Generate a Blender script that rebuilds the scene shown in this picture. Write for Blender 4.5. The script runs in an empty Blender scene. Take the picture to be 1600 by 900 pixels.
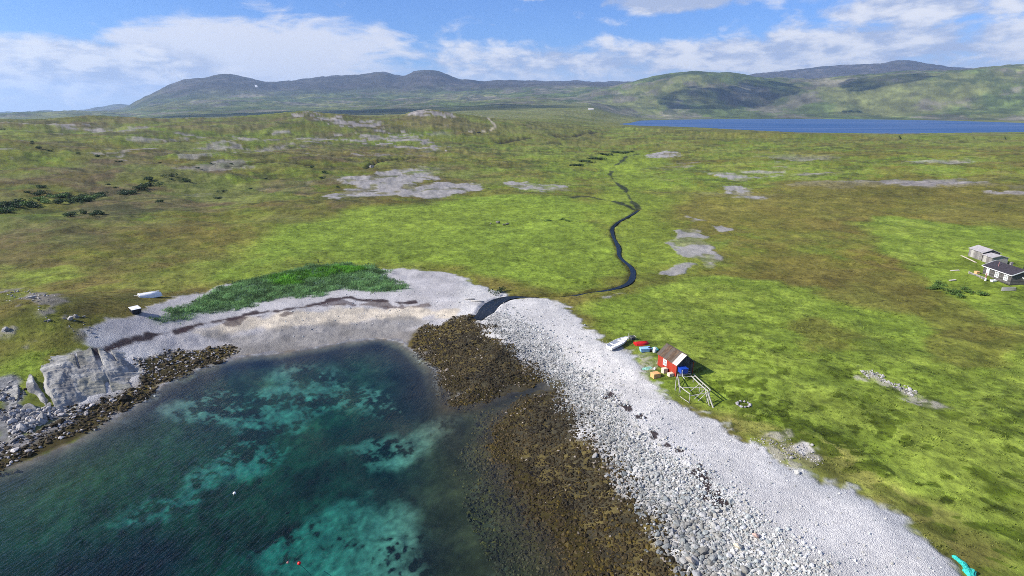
import bpy, bmesh, math, random
import numpy as np
from mathutils import Vector, Matrix

random.seed(7)
rng = np.random.default_rng(11)
R = math.radians
SC = bpy.context.scene
COL = SC.collection

# ------------------------------------------------------------------ camera
cam_d = bpy.data.cameras.new("camera"); cam = bpy.data.objects.new("camera", cam_d); COL.objects.link(cam)
cam.location = (0, 0, 40); cam.rotation_euler = (R(90 - 17), 0, 0)
cam_d.sensor_width = 36; cam_d.lens = 36 * 888 / 1600
cam_d.clip_start = 0.5; cam_d.clip_end = 60000
SC.camera = cam
SC.view_settings.view_transform = 'Standard'; SC.view_settings.look = 'None'
SC.view_settings.exposure = 0.85; SC.view_settings.gamma = 1; SC.view_settings.use_curve_mapping = False

SC.cycles.filter_width = 0.9; SC.cycles.use_denoising = False; SC.cycles.volume_bounces = 0

# ------------------------------------------------------------------ sun and sky
SUN_EL, SUN_AZ = 34.0, -102.0            # azimuth clockwise from straight ahead
sdir = Vector((math.sin(R(SUN_AZ)) * math.cos(R(SUN_EL)), math.cos(R(SUN_AZ)) * math.cos(R(SUN_EL)), math.sin(R(SUN_EL))))
sl = bpy.data.lights.new("sun", 'SUN'); sl.energy = 4.7; sl.angle = R(0.5); sl.color = (1.0, 0.95, 0.87)
so = bpy.data.objects.new("sun", sl); COL.objects.link(so); so.rotation_euler = (-sdir).to_track_quat('-Z', 'Y').to_euler()
so.location = (-500, -100, 600)

W = bpy.data.worlds.new("World"); SC.world = W; W.use_nodes = True
nt = W.node_tree; N = nt.nodes; Lk = nt.links; N.clear()

class G:
    """small helper for node graphs"""
    def __init__(s, tree): s.t = tree
    def n(s, kind, **kw):
        o = s.t.nodes.new(kind)
        for k, v in kw.items(): setattr(o, k, v)
        return o
    def put(s, sock, v):
        if isinstance(v, bpy.types.NodeSocket): s.t.links.new(v, sock)
        elif v is not None: sock.default_value = v
    def m(s, op, a, b=None, c=None, clamp=False):
        o = s.n('ShaderNodeMath', operation=op, use_clamp=clamp)
        s.put(o.inputs[0], a)
        if b is not None: s.put(o.inputs[1], b)
        if c is not None: s.put(o.inputs[2], c)
        return o.outputs[0]
    def mix(s, f, a, b, blend='MIX'):
        o = s.n('ShaderNodeMix', data_type='RGBA', blend_type=blend); o.clamp_factor = True
        s.put(o.inputs['Factor'], f)
        for q, v in ((6, a), (7, b)):
            if isinstance(v, (tuple, list)): v = tuple(v) + (1,) if len(v) == 3 else tuple(v)
            s.put(o.inputs[q], v)
        return o.outputs[2]
    def mr(s, v, a, b, c=0.0, d=1.0, smooth=True):
        o = s.n('ShaderNodeMapRange', interpolation_type='SMOOTHSTEP' if smooth else 'LINEAR')
        s.put(o.inputs[0], v); o.inputs[1].default_value = a; o.inputs[2].default_value = b
        o.inputs[3].default_value = c; o.inputs[4].default_value = d
        return o.outputs[0]
    def noise(s, vec, scale, detail=4, rough=0.55, dist=0.0):
        o = s.n('ShaderNodeTexNoise'); s.put(o.inputs['Vector'], vec)
        o.inputs['Scale'].default_value = scale; o.inputs['Detail'].default_value = detail
        o.inputs['Roughness'].default_value = rough; o.inputs['Distortion'].default_value = dist
        return o.outputs[0]
    def xyz(s, x, y, z):
        o = s.n('ShaderNodeCombineXYZ'); s.put(o.inputs[0], x); s.put(o.inputs[1], y); s.put(o.inputs[2], z)
        return o.outputs[0]

g = G(nt)
sky = g.n('ShaderNodeTexSky', sky_type='NISHITA', sun_disc=False)
sky.sun_elevation = R(SUN_EL); sky.sun_rotation = R(SUN_AZ)
sky.altitude = 0; sky.air_density = 1.0; sky.dust_density = 0.3; sky.ozone_density = 3.0
tc = g.n('ShaderNodeTexCoord'); sep = g.n('ShaderNodeSeparateXYZ'); Lk.new(tc.outputs['Generated'], sep.inputs[0])
az = g.m('MULTIPLY', g.m('ARCTAN2', sep.outputs[0], sep.outputs[1]), 57.29578)
el = g.m('MULTIPLY', g.m('ARCSINE', sep.outputs[2]), 57.29578)
cv = g.xyz(g.m('MULTIPLY', az, 0.05), g.m('MULTIPLY', el, 0.17), 0.0)         # stretched: clouds seen edge on
cv2 = g.xyz(g.m('MULTIPLY', az, 0.13), g.m('MULTIPLY', el, 0.26), 3.7)        # rounder: cumulus heads
n1 = g.noise(cv, 3.0, 8, 0.55, 0.6)
n2 = g.noise(cv2, 2.2, 9, 0.55, 0.3)
n3 = g.noise(cv, 7.0, 6, 0.6, 0.2)
def bank(a0, e0, ra, re):
    q = g.m('SQRT', g.m('ADD', g.m('POWER', g.m('DIVIDE', g.m('SUBTRACT', az, a0), ra), 2.0), g.m('POWER', g.m('DIVIDE', g.m('SUBTRACT', el, e0), re), 2.0)))
    return g.m('MAXIMUM', g.m('SUBTRACT', 1.0, q), 0.0)
def addm(*v):
    o = v[0]
    for k in v[1:]: o = g.m('ADD', o, k)
    return o
def mul(v, k): return g.m('MULTIPLY', v, k)
# banks of cloud: bearing, elevation, half widths (degrees)
high = g.mr(el, 2.6, 5.0, 0.0, 1.0)
low = g.m('SUBTRACT', 1.0, high)
veil = bank(-20.5, 5.0, 14.0, 4.4)                 # broad white sheet over the left mountain
veil2 = bank(-31, 5.6, 10, .9)
cum = bank(-36.0, 3.4, 17, 2.9)
mid = bank(6, 4.6, 26, 2.5)
rgt = bank(31, 5.2, 19, 3.4)
top1 = bank(14.5, 9.9, 8.5, 1.8)
top2 = bank(2.6, 10.4, 4.0, 0.7)
top3 = bank(35, 8.6, 12.0, 1.9)
over = g.mr(el, 13, 24, 0.0, 0.30)
wisp = g.m('SUBTRACT', n1, 0.5)
puff = g.m('SUBTRACT', n2, 0.5)
thin = g.mr(addm(mul(veil, 2.1), mul(veil2, 0.9), mul(wisp, 2.8), mul(g.m('SUBTRACT', n3, 0.5), 0.9)), 0.22, 1.05, 0.0, 0.92)
base_v = g.m('MULTIPLY', low, 0.80)
dens = g.mr(addm(mul(cum, 1.5), mul(mid, 1.0), mul(rgt, 1.25), mul(top1, 1.7), mul(top2, 1.5), mul(top3, 1.2), over, mul(puff, 1.9), mul(wisp, 0.9)), 0.14, 0.78, 0.0, 0.92)
lit = g.mr(addm(g.m('SUBTRACT', n2, 0.5), mul(g.m('SUBTRACT', n3, 0.5), 0.7), mul(g.m('MAXIMUM', top1, top2), -0.5)), -0.16, 0.16)
cloudc = g.mix(lit, (3.1, 3.6, 4.9), (6.3, 6.3, 6.5))

skyc = g.mix(1.0, sky.outputs[0], (0.46, 0.66, 1.08), 'MULTIPLY')
out_c = g.mix(base_v, skyc, (4.3, 4.9, 6.3))
out_c = g.mix(thin, out_c, (5.6, 5.7, 6.2))
out_c = g.mix(dens, out_c, cloudc)
bg = g.n('ShaderNodeBackground'); Lk.new(out_c, bg.inputs[0]); bg.inputs[1].default_value = 0.085
ow = g.n('ShaderNodeOutputWorld'); Lk.new(bg.outputs[0], ow.inputs[0])

# ------------------------------------------------------------------ ground plan, in metres
SEA = [(-420.0, -120.0), (-160.0, 15.0), (-90.0, 38.0), (-59.92, 57.32), (-58.02, 60.57), (-56.07, 64.0), (-55.16, 68.44), (-54.41, 73.99), (-54.18, 78.42), (-53.67, 82.16), (-51.69, 85.73), (-48.95, 88.79), (-45.78, 91.21), (-40.43, 92.04), (-34.62, 94.92), (-30.68, 97.34), (-25.13, 98.9), (-20.71, 97.65), (-16.98, 92.89), (-12.76, 86.48), (-10.52, 79.92), (-8.84, 73.23), (-5.1, 73.8), (0.0, 77.37), (4.8, 80.58), (5.22, 79.27), (2.37, 75.75), (-1.08, 71.03), (-2.29, 63.71), (-0.37, 56.94), (2.05, 51.29), (4.24, 45.61), (6.1, 41.68), (14.0, 20.0), (27.0, 0.0), (62.0, -60.0), (300.0, -300.0), (-420.0, -300.0)]
LAKE_Z = 16.0
LAKE = [(264.1, 1497.2), (344.2, 1720.3), (507.6, 2349.3), (777.8, 2770.6), (1172.9, 3104.5), (1587.4, 3063.5), (1756.1, 2804.2), (1725.8, 2349.3), (1488.4, 1720.3), (1400.3, 1406.0), (1284.7, 1077.1), (876.7, 732.7), (769.9, 769.8), (717.3, 825.3), (606.0, 796.6), (493.9, 757.0), (396.4, 810.7), (363.3, 984.8), (358.7, 1103.0), (317.2, 1219.9), (279.0, 1288.1)]
HEAD = (-82.2, 91.8, 16.0)
KNOT_R = [1, 110, 300, 600, 900, 1250, 1900, 2500, 3350, 3600, 3900, 4700, 5600, 7200, 9000, 11500, 14000]
KNOTS = {
  1: [(-0.8615, 2.6), (0.8615, 2.6)],
  110: [(-1.5077, 3.2), (-0.8615, 3.0), (-0.1077, 2.6), (0.3231, 2.7), (0.9692, 3.0)],
  300: [(-1.5077, 12.0), (-0.8615, 9.5), (-0.5385, 7.0), (-0.1077, 4.2), (0.1615, 3.6), (0.3231, 4.6), (0.8615, 8.0), (1.5077, 8.0)],
  600: [(-1.5077, 27.0), (-0.8615, 24.0), (-0.5385, 20.0), (-0.3231, 17.0), (-0.1077, 15.0), (0.0, 11.5), (0.1615, 6.5), (0.3231, 9.5), (0.5385, 13.0), (0.8615, 15.2), (1.5077, 15.0)],
  900: [(-1.5077, 34.6), (-0.8615, 34.7), (-0.7808, 34.9), (-0.7269, 36.3), (-0.6569, 35.0), (-0.5923, 33.6), (-0.5385, 33.9), (-0.4846, 35.4), (-0.4308, 37.5), (-0.3877, 40.0), (-0.3554, 42.6), (-0.3382, 43.5), (-0.3177, 40.5), (-0.2854, 39.1), (-0.2531, 36.9), (-0.2154, 37.3), (-0.1852, 39.6), (-0.1615, 45.0), (-0.1422, 47.3), (-0.1131, 44.6), (-0.0818, 40.0), (-0.0592, 37.2), (-0.0162, 32.0), (0.0269, 29.0), (0.0754, 22.0), (0.1615, 13.0), (0.2154, 15.0), (0.3231, 16.5), (0.5385, 15.5), (0.8615, 16.3), (1.5077, 16.0)],
  1250: [(-1.5077, 21.6), (-0.8615, 21.7), (-0.7808, 21.9), (-0.7269, 23.3), (-0.6569, 22.0), (-0.5923, 20.6), (-0.5385, 20.9), (-0.4846, 22.4), (-0.4308, 24.5), (-0.3877, 27.0), (-0.3554, 29.6), (-0.3382, 30.5), (-0.3177, 27.5), (-0.2854, 26.1), (-0.2531, 23.9), (-0.2154, 24.3), (-0.1852, 26.6), (-0.1615, 32.0), (-0.1422, 34.3), (-0.1131, 31.6), (-0.0818, 27.0), (-0.0215, 31.0), (0.0646, 27.0), (0.14, 19.5), (0.1777, 17.0), (0.2262, 14.5), (0.3231, 14.0), (0.7538, 13.0), (1.5077, 13.0)],
  1900: [(-1.5077, 15.0), (-0.8615, 14.0), (-0.5385, 20.0), (-0.3231, 24.0), (-0.1615, 28.0), (-0.0646, 36.0), (0.0, 37.0), (0.0862, 37.0), (0.1508, 22.0), (0.1885, 16.4), (0.2692, 13.0), (1.1846, 12.0), (1.5077, 14.0)],
  2500: [(-1.5077, 12.0), (-0.8615, 14.0), (-0.5385, 25.0), (-0.2154, 40.0), (-0.0646, 58.0), (0.0323, 62.0), (0.1325, 60.0), (0.1831, 30.0), (0.2262, 16.0), (0.28, 13.0), (0.7538, 12.0), (1.0231, 14.0), (1.5077, 18.0)],
  3350: [(-1.5077, 12.0), (-0.8615, 14.0), (-0.6462, 22.0), (-0.5385, 38.0), (-0.2154, 72.0), (0.0, 92.0), (0.1292, 92.0), (0.1723, 50.0), (0.2208, 19.0), (0.2692, 13.0), (0.7538, 12.0), (0.9692, 14.0), (1.5077, 30.0)],
  3600: [(-1.5077, 13.0), (-0.8615, 15.0), (-0.6462, 25.0), (-0.5385, 50.0), (-0.2154, 86.0), (0.0, 104.0), (0.1292, 105.0), (0.1938, 66.0), (0.2477, 30.0), (0.3231, 18.0), (0.8615, 18.0), (1.0231, 24.0), (1.5077, 40.0)],
  3900: [(-1.5077, 14.0), (-0.8615, 16.0), (-0.6462, 28.0), (-0.5385, 62.0), (-0.2154, 102.0), (0.0, 125.0), (0.1077, 125.0), (0.2154, 95.0), (0.3015, 75.0), (0.3769, 62.0), (0.4846, 52.0), (0.5923, 50.0), (0.7, 54.0), (0.8615, 66.0), (1.5077, 100.0)],
  4700: [(-1.5077, 36.0), (-0.8615, 34.5), (-0.6462, 54.3), (-0.5815, 92.2), (-0.4308, 117.5), (-0.2154, 141.1), (0.0, 167.3), (0.1077, 190.2), (0.1615, 231.2), (0.1992, 267.0), (0.2262, 293.2), (0.2531, 316.7), (0.28, 330.6), (0.3015, 335.7), (0.3338, 324.2), (0.3662, 308.3), (0.4038, 292.0), (0.4631, 267.5), (0.5062, 272.2), (0.5708, 290.8), (0.6462, 298.6), (0.7323, 307.6), (0.7862, 315.8), (0.8615, 320.3), (0.9692, 319.6), (1.5077, 261.6)],
  5600: [(-1.5077, 32.1), (-0.8615, 33.5), (-0.6462, 61.8), (-0.6085, 116.2), (-0.5385, 163.7), (-0.4308, 184.7), (-0.2154, 210.5), (0.0, 259.4), (0.1077, 269.4), (0.1992, 271.9), (0.3015, 320.3), (0.4738, 315.1), (0.5385, 328.0), (0.5923, 340.9), (0.7, 354.5), (0.7862, 364.2), (0.8615, 369.7), (1.5077, 288.4)],
  7200: [(-1.5077, 33.9), (-0.8615, 31.6), (-0.7, 43.1), (-0.6515, 80.4), (-0.6386, 124.2), (-0.6138, 212.8), (-0.5815, 294.1), (-0.5492, 367.5), (-0.5062, 411.9), (-0.49, 433.6), (-0.4792, 441.7), (-0.4652, 437.3), (-0.4415, 417.7), (-0.4146, 381.3), (-0.3877, 374.4), (-0.3554, 401.6), (-0.3015, 441.6), (-0.2585, 463.3), (-0.21, 492.2), (-0.1938, 462.0), (-0.1766, 463.3), (-0.1594, 510.2), (-0.1378, 536.3), (-0.1185, 519.8), (-0.1023, 471.0), (-0.0862, 428.8), (-0.0431, 404.8), (0.0, 415.9), (0.0538, 408.2), (0.1723, 385.8), (0.2154, 386.6), (0.3015, 379.6), (0.4308, 379.4), (0.6462, 411.9), (0.8615, 420.1), (1.5077, 339.2)],
  9000: [(-1.5077, 32.4), (-0.8615, 29.5), (-0.6677, 43.9), (-0.5385, 271.1), (-0.3985, 393.4), (-0.3015, 524.8), (-0.21, 587.8), (-0.1723, 512.1), (-0.0862, 472.3), (0.0215, 500.7), (0.1723, 467.8), (0.3769, 539.4), (0.4308, 584.0), (0.4846, 609.7), (0.5385, 649.0), (0.5815, 657.6), (0.6246, 661.5), (0.6462, 659.5), (0.6731, 629.8), (0.7, 589.6), (0.7215, 547.7), (0.8615, 501.5), (1.5077, 363.4)],
  11500: [(-1.5077, 56.4), (-0.8615, 58.0), (-0.8185, 67.6), (-0.7808, 82.1), (-0.7538, 68.5), (-0.7345, 64.0), (-0.7215, 92.9), (-0.7, 127.3), (-0.6838, 142.5), (-0.6677, 182.5), (-0.6515, 193.4), (-0.6354, 174.7), (-0.6031, 126.1), (-0.4308, 132.4), (1.5077, 128.3)],
  14000: [(-1.5077, 20.2), (1.5077, 20.2)]}
AREA = {
  'rockrow': [(184.6, 288.2), (208.3, 288.0), (222.2, 277.2), (237.0, 259.1), (215.5, 234.4), (202.4, 244.3), (193.8, 262.8), (178.1, 275.1)],
  'ridgerock': [(-295.5, 761.3), (-277.6, 806.1), (-237.1, 785.4), (-182.1, 766.2), (-110.7, 636.1), (-58.5, 534.4), (-59.0, 489.2), (-88.2, 503.1), (-143.8, 548.9), (-182.1, 521.0), (-204.8, 569.4), (-166.0, 636.2), (-226.0, 696.6), (-259.8, 696.8)],
  'ridgerockb': [(-138.1, 801.1), (-436.0, 2898.9), (-97.7, 865.2), (-62.6, 829.6), (-82.9, 768.9), (-115.2, 763.1)],
  'belt': [(-6.4, 103.2), (-2.9, 96.0), (0.0, 90.1), (3.4, 85.3), (5.0, 80.7), (6.9, 76.8), (8.6, 67.8), (10.0, 59.8), (11.9, 53.2), (13.7, 48.5), (15.1, 44.2), (15.5, 40.6), (18.1, 31.1), (28.0, 29.8), (27.0, 38.8), (25.2, 42.4), (22.9, 46.8), (20.5, 53.0), (17.2, 59.4), (14.8, 65.7), (12.8, 78.1), (11.0, 85.1), (7.8, 91.3), (3.5, 97.8), (-1.9, 105.8)],
  'headgreen': [(-76.1, 77.7), (-74.7, 80.9), (-70.0, 83.7), (-66.8, 83.0), (-69.3, 81.1), (-70.2, 74.6), (-72.8, 73.5)],
  'headgreenb': [(-121.3, 130.1), (-111.0, 134.4), (-99.9, 127.6), (-104.0, 119.5), (-113.5, 120.9)],
  'sanda': [(-25.7, 47.0), (-25.4, 49.6), (-23.4, 52.7), (-20.5, 54.9), (-17.6, 55.2), (-13.6, 53.5), (-10.6, 51.9), (-9.6, 48.8), (-9.5, 46.2), (-7.8, 42.9), (-5.5, 38.5), (-22.1, 40.8)],
  'sandb': [(-16.1, 61.4), (-14.7, 65.3), (-12.3, 68.9), (-9.0, 71.0), (-6.9, 70.0), (-8.5, 66.4), (-11.4, 63.3), (-14.3, 60.9)],
  'sandc': [(-41.3, 52.6), (-41.8, 55.0), (-39.8, 58.0), (-40.4, 63.7), (-39.8, 67.4), (-36.0, 70.5), (-30.6, 65.7), (-32.2, 61.6), (-34.8, 58.7), (-36.9, 54.1)],
  'sandd': [(-49.7, 73.7), (-48.7, 77.8), (-40.9, 82.2), (-34.2, 83.5), (-27.5, 78.3), (-29.2, 71.6), (-35.0, 68.2), (-42.8, 70.0)],
  'sande': [(-22.1, 65.8), (-19.2, 68.3), (-16.2, 66.3), (-18.0, 63.3)],
  'sandf': [(-1.8, 42.7), (-0.6, 44.5), (1.8, 44.1), (2.1, 42.1)],
  'sandg': [(-42.0, 84.9), (-37.5, 86.9), (-29.7, 85.8), (-22.8, 83.4), (-16.9, 74.3), (-24.9, 76.0), (-34.9, 79.7)],
  'greena': [(-58.4, 55.4), (-55.0, 62.8), (-49.0, 67.2), (-40.8, 62.9), (-44.1, 55.3), (-48.1, 49.1), (-51.7, 47.1)],
  'beach': [(-69.0, 80.0), (-67.2, 83.7), (-69.1, 88.3), (-68.9, 96.2), (-69.0, 102.7), (-69.3, 113.7), (-67.3, 116.7), (-66.6, 120.3), (-58.6, 131.8), (-45.9, 140.9), (-32.3, 138.4), (-24.2, 138.6), (-15.7, 133.9), (-7.4, 125.7), (-1.4, 119.3), (0.0, 115.6), (6.7, 113.5), (10.4, 109.7), (12.9, 103.1), (14.6, 97.0), (17.7, 91.2), (19.9, 85.0), (20.1, 79.5), (21.1, 73.6), (22.2, 69.6), (24.4, 66.7), (26.8, 63.9), (28.3, 60.6), (30.5, 58.5), (31.6, 55.3), (33.2, 52.2), (35.1, 50.1), (37.0, 46.9), (37.8, 43.4), (37.8, 40.2), (37.9, 38.9), (37.2, 29.7), (9.5, 31.8), (-12.1, 43.6), (-42.2, 65.5), (-61.0, 68.9)],
  'lyme': [(-64.1, 96.4), (-64.5, 105.1), (-65.4, 118.0), (-62.8, 127.5), (-58.1, 134.5), (-52.1, 140.0), (-44.8, 142.8), (-37.9, 141.9), (-32.1, 136.1), (-28.9, 128.3), (-23.7, 121.0), (-28.0, 118.4), (-33.8, 119.5), (-37.4, 122.1), (-40.9, 117.2), (-45.2, 115.9), (-50.2, 114.5), (-54.1, 108.2), (-59.2, 103.3)],
  'lymelush': [(-58.0, 126.7), (-56.0, 133.0), (-48.2, 137.8), (-42.5, 140.5), (-36.0, 137.1), (-43.4, 132.4), (-49.7, 124.4), (-54.9, 122.9)],
  'sand': [(-58.5, 97.2), (-52.0, 103.3), (-44.7, 107.1), (-34.1, 110.3), (-21.1, 110.8), (-10.4, 108.7), (-12.1, 106.3), (-25.6, 106.8), (-37.1, 103.0), (-45.8, 99.9), (-54.0, 97.3)],
  'wetsand': [(-54.8, 96.6), (-45.6, 99.5), (-34.8, 103.5), (-23.0, 106.7), (-12.7, 106.2), (-19.7, 102.0), (-24.0, 99.1), (-32.7, 96.1), (-42.6, 91.8), (-47.6, 90.5), (-50.7, 93.8)],
  'wrack': [(-66.0, 83.2), (-64.1, 88.1), (-61.8, 93.0), (-56.6, 100.4), (-50.5, 105.8), (-44.9, 107.6), (-39.7, 111.4), (-37.7, 113.5), (-34.6, 114.8), (-31.7, 113.8), (-28.3, 113.7), (-24.2, 113.2), (-20.8, 113.0)],
  'wrackfine': [(-42.8, 109.1), (-34.4, 111.4), (-26.6, 112.0), (-14.5, 110.6)],
  'wrackright': [(13.5, 77.8), (13.9, 73.2), (14.3, 71.2), (15.5, 66.5), (17.1, 62.4), (18.3, 59.3), (20.1, 53.1), (21.1, 48.0)],
  'kelpa': [(-19.7, 96.7), (-19.3, 100.1), (-13.8, 104.3), (-7.2, 104.3), (-4.1, 97.6), (0.0, 90.1), (3.4, 85.3), (5.0, 81.5), (0.0, 77.4), (-5.1, 73.5), (-8.7, 73.1), (-11.4, 84.4), (-17.1, 93.7)],
  'kelpb': [(-3.1, 70.5), (2.8, 75.2), (6.9, 76.8), (8.6, 67.8), (10.0, 59.8), (11.9, 53.2), (13.7, 48.5), (15.1, 44.2), (15.5, 40.6), (18.1, 31.1), (2.4, 32.4), (-1.8, 42.4), (-4.1, 51.0), (-4.7, 60.1)],
  'kelpc': [(-67.9, 50.7), (-71.3, 54.1), (-63.3, 61.4), (-61.0, 66.6), (-58.3, 71.2), (-57.7, 78.0), (-59.6, 84.4), (-58.1, 88.1), (-55.3, 90.8), (-50.2, 93.9), (-48.0, 91.9), (-51.4, 85.2), (-53.9, 77.9), (-55.0, 68.2), (-57.9, 60.4), (-59.9, 57.3)],
  'outcrop': [(-70.1, 72.4), (-69.2, 76.9), (-69.0, 81.3), (-65.2, 85.0), (-63.1, 84.7), (-59.6, 82.8), (-58.6, 78.7), (-60.6, 72.0), (-63.5, 68.9), (-66.4, 68.4)],
  'scree': [(-72.8, 73.5), (-71.0, 74.3), (-66.1, 68.6), (-62.0, 70.3), (-62.4, 66.3), (-64.2, 62.5)],
  'headrock': [(-109.2, 115.8), (-103.5, 117.2), (-79.7, 94.0), (-73.2, 90.0), (-66.3, 85.3), (-66.3, 83.8), (-72.2, 87.1), (-76.2, 87.1), (-82.4, 89.9), (-102.4, 108.0)],
  'headrocklow': [(-79.6, 83.7), (-76.4, 83.2), (-75.0, 82.0), (-78.1, 82.2)],
  'stream': [(50.6, 226.1), (45.0, 214.9), (38.9, 203.5), (34.4, 191.9), (32.3, 178.4), (31.2, 163.1), (29.5, 151.6), (30.3, 141.4), (29.9, 135.3), (27.4, 127.1), (23.0, 122.1), (16.8, 118.8), (11.0, 116.1), (5.5, 115.7), (0.7, 116.1), (-2.0, 114.7), (-4.2, 111.1), (-5.3, 106.3), (-6.8, 103.3)],
  'streamup': [(26.8, 256.6), (31.2, 264.7), (36.6, 260.9), (44.5, 247.1), (48.6, 226.3)],
  'streamup2': [(116.7, 531.5), (96.6, 487.8), (70.1, 401.2), (61.4, 361.5), (57.3, 321.5), (56.4, 288.3), (52.7, 253.6), (50.7, 227.6)],
  'graveltop': [(-84.0, 249.4), (-82.4, 283.6), (-73.3, 285.4), (-92.3, 306.9), (-97.4, 330.9), (-80.4, 329.1), (-78.4, 353.8), (-68.7, 376.3), (-56.4, 369.3), (-48.7, 342.3), (-39.9, 326.4), (-55.2, 309.5), (-49.8, 297.4), (-38.7, 315.5), (-16.6, 309.6), (-14.1, 286.9), (-24.3, 270.6), (-40.3, 256.5), (-58.2, 259.6), (-67.9, 246.6)],
  'gravelmid': [(-7.7, 312.9), (0.0, 321.8), (17.2, 309.0), (29.2, 304.3), (25.2, 281.8), (14.0, 276.8), (1.6, 292.6)],
  'gravelright': [(46.0, 168.3), (52.1, 173.3), (55.6, 185.9), (63.2, 185.2), (59.7, 173.7), (56.3, 170.3), (58.7, 159.2), (56.7, 150.3), (50.7, 139.4), (49.4, 142.6), (50.5, 149.3), (45.4, 149.5)],
  'gravelrightlow': [(37.1, 133.4), (42.0, 141.7), (48.8, 144.0), (44.2, 137.9), (38.7, 132.2)],
  'gravelfara': [(109.1, 293.5), (119.6, 293.8), (114.0, 268.0), (108.4, 242.7), (101.7, 251.5), (102.9, 270.3)],
  'gravelfarb': [(115.6, 362.1), (128.3, 350.6), (138.6, 326.6), (127.6, 314.2), (119.3, 335.7)],
  'gravelfarc': [(116.1, 508.0), (139.1, 528.3), (141.7, 488.4), (123.3, 457.1), (108.5, 469.6)],
  'gravelsmalla': [(64.7, 207.4), (69.3, 200.5), (63.7, 198.7)],
  'gravelsmallb': [(67.6, 190.2), (71.7, 192.0), (72.3, 186.4), (68.5, 181.6)],
  'gravelspit': [(19.0, 114.8), (22.3, 117.9), (24.3, 117.4), (20.8, 113.0)],
  'rubble': [(52.2, 77.5), (53.7, 77.9), (54.2, 74.7), (56.4, 71.8), (57.6, 68.5), (55.9, 66.8), (54.2, 68.5), (53.8, 73.3), (52.0, 76.4)],
  'ash': [(28.5, 58.1), (30.8, 60.2), (33.3, 60.4), (35.4, 58.9), (35.3, 56.1), (33.0, 53.7), (30.8, 54.3), (29.1, 56.2)],
  'ashcore': [(33.5, 58.9), (35.0, 59.0), (34.9, 57.6), (33.2, 57.0)],
  'meadow': [(-69.5, 126.0), (-76.4, 144.8), (-81.5, 169.3), (-72.0, 197.9), (-61.3, 226.1), (-28.4, 252.5), (0.0, 271.8), (23.2, 258.4), (38.0, 232.3), (33.8, 197.8), (28.5, 159.2), (27.7, 135.3), (20.3, 123.1), (9.8, 118.4), (-1.4, 121.2), (-15.8, 135.1), (-29.5, 140.9), (-51.3, 147.4), (-62.7, 134.2)],
  'valley': [(71.9, 503.4), (127.1, 580.3), (127.0, 443.5), (87.6, 396.0), (83.7, 313.0), (52.9, 222.8), (43.8, 203.1), (42.0, 151.1), (29.8, 127.0), (31.1, 144.6), (36.0, 197.6), (31.3, 279.8), (52.7, 304.8), (60.3, 389.2)],
  'nearright': [(13.2, 105.0), (17.4, 113.0), (27.3, 122.1), (38.7, 132.2), (51.9, 134.6), (60.7, 126.1), (65.1, 112.1), (76.8, 107.6), (95.2, 118.9), (99.9, 134.0), (112.8, 194.5), (137.8, 195.9), (183.4, 144.5), (64.6, 38.6), (44.3, 29.7), (37.2, 29.7), (38.7, 39.9), (38.9, 48.8), (31.1, 60.9), (22.2, 74.4), (20.0, 86.4)],
  'heathright': [(52.2, 219.9), (80.0, 274.6), (109.0, 278.4), (162.9, 292.4), (282.1, 240.3), (186.9, 155.1), (139.3, 198.1), (110.7, 194.9), (89.9, 162.9), (83.7, 132.7), (66.9, 130.0), (52.9, 137.5), (65.8, 174.1), (57.9, 195.7)],
  'heathspota': [(50.3, 96.1), (57.8, 98.2), (62.9, 94.9), (64.6, 91.2), (55.2, 85.3), (49.1, 87.3)],
  'heathspotb': [(68.8, 86.9), (79.2, 93.8), (90.0, 93.3), (85.3, 87.8), (75.1, 82.9), (69.7, 82.5)],
  'heathspotc': [(80.6, 124.9), (96.7, 131.5), (89.3, 110.7), (83.6, 93.6), (77.0, 93.9), (76.8, 107.6)],
  'cabinlawn': [(95.0, 128.9), (109.6, 138.8), (129.9, 156.9), (175.2, 152.4), (124.6, 104.7), (96.7, 110.2), (92.2, 114.7)],
  'dryband': [(24.5, 67.1), (29.6, 67.2), (34.1, 62.3), (39.6, 58.0), (41.6, 50.9), (42.6, 46.8), (42.3, 41.7), (39.5, 41.0), (38.3, 46.0), (36.2, 50.9), (32.4, 55.5), (29.0, 59.5)],
  'mossa': [(50.8, 54.7), (51.6, 53.5), (52.5, 49.6), (50.2, 47.7), (48.9, 49.2), (49.4, 52.4)],
  'mossb': [(53.4, 68.6), (57.2, 70.3), (57.0, 67.1), (53.5, 66.3)],
  'track': [(-95.0, 1836.7), (-31.0, 818.8), (-20.4, 752.7), (-26.7, 702.9), (-48.0, 679.7)],
  'ditcha': [(-14.4, 597.9), (0.0, 634.1), (22.1, 675.4)],
  'ditchb': [(53.4, 721.5), (82.8, 760.9), (124.1, 879.1)],
  'ditchc': [(-92.5, 366.6), (-92.9, 391.3), (-89.1, 403.8), (-82.7, 421.8), (-71.3, 447.4)],
  'ditchd': [(-166.8, 338.8), (-152.0, 361.9), (-120.4, 362.9)],
  'hutdirt': [(20.4, 85.1), (22.1, 85.4), (22.9, 81.0), (20.5, 79.3), (20.0, 81.3)]}
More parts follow.
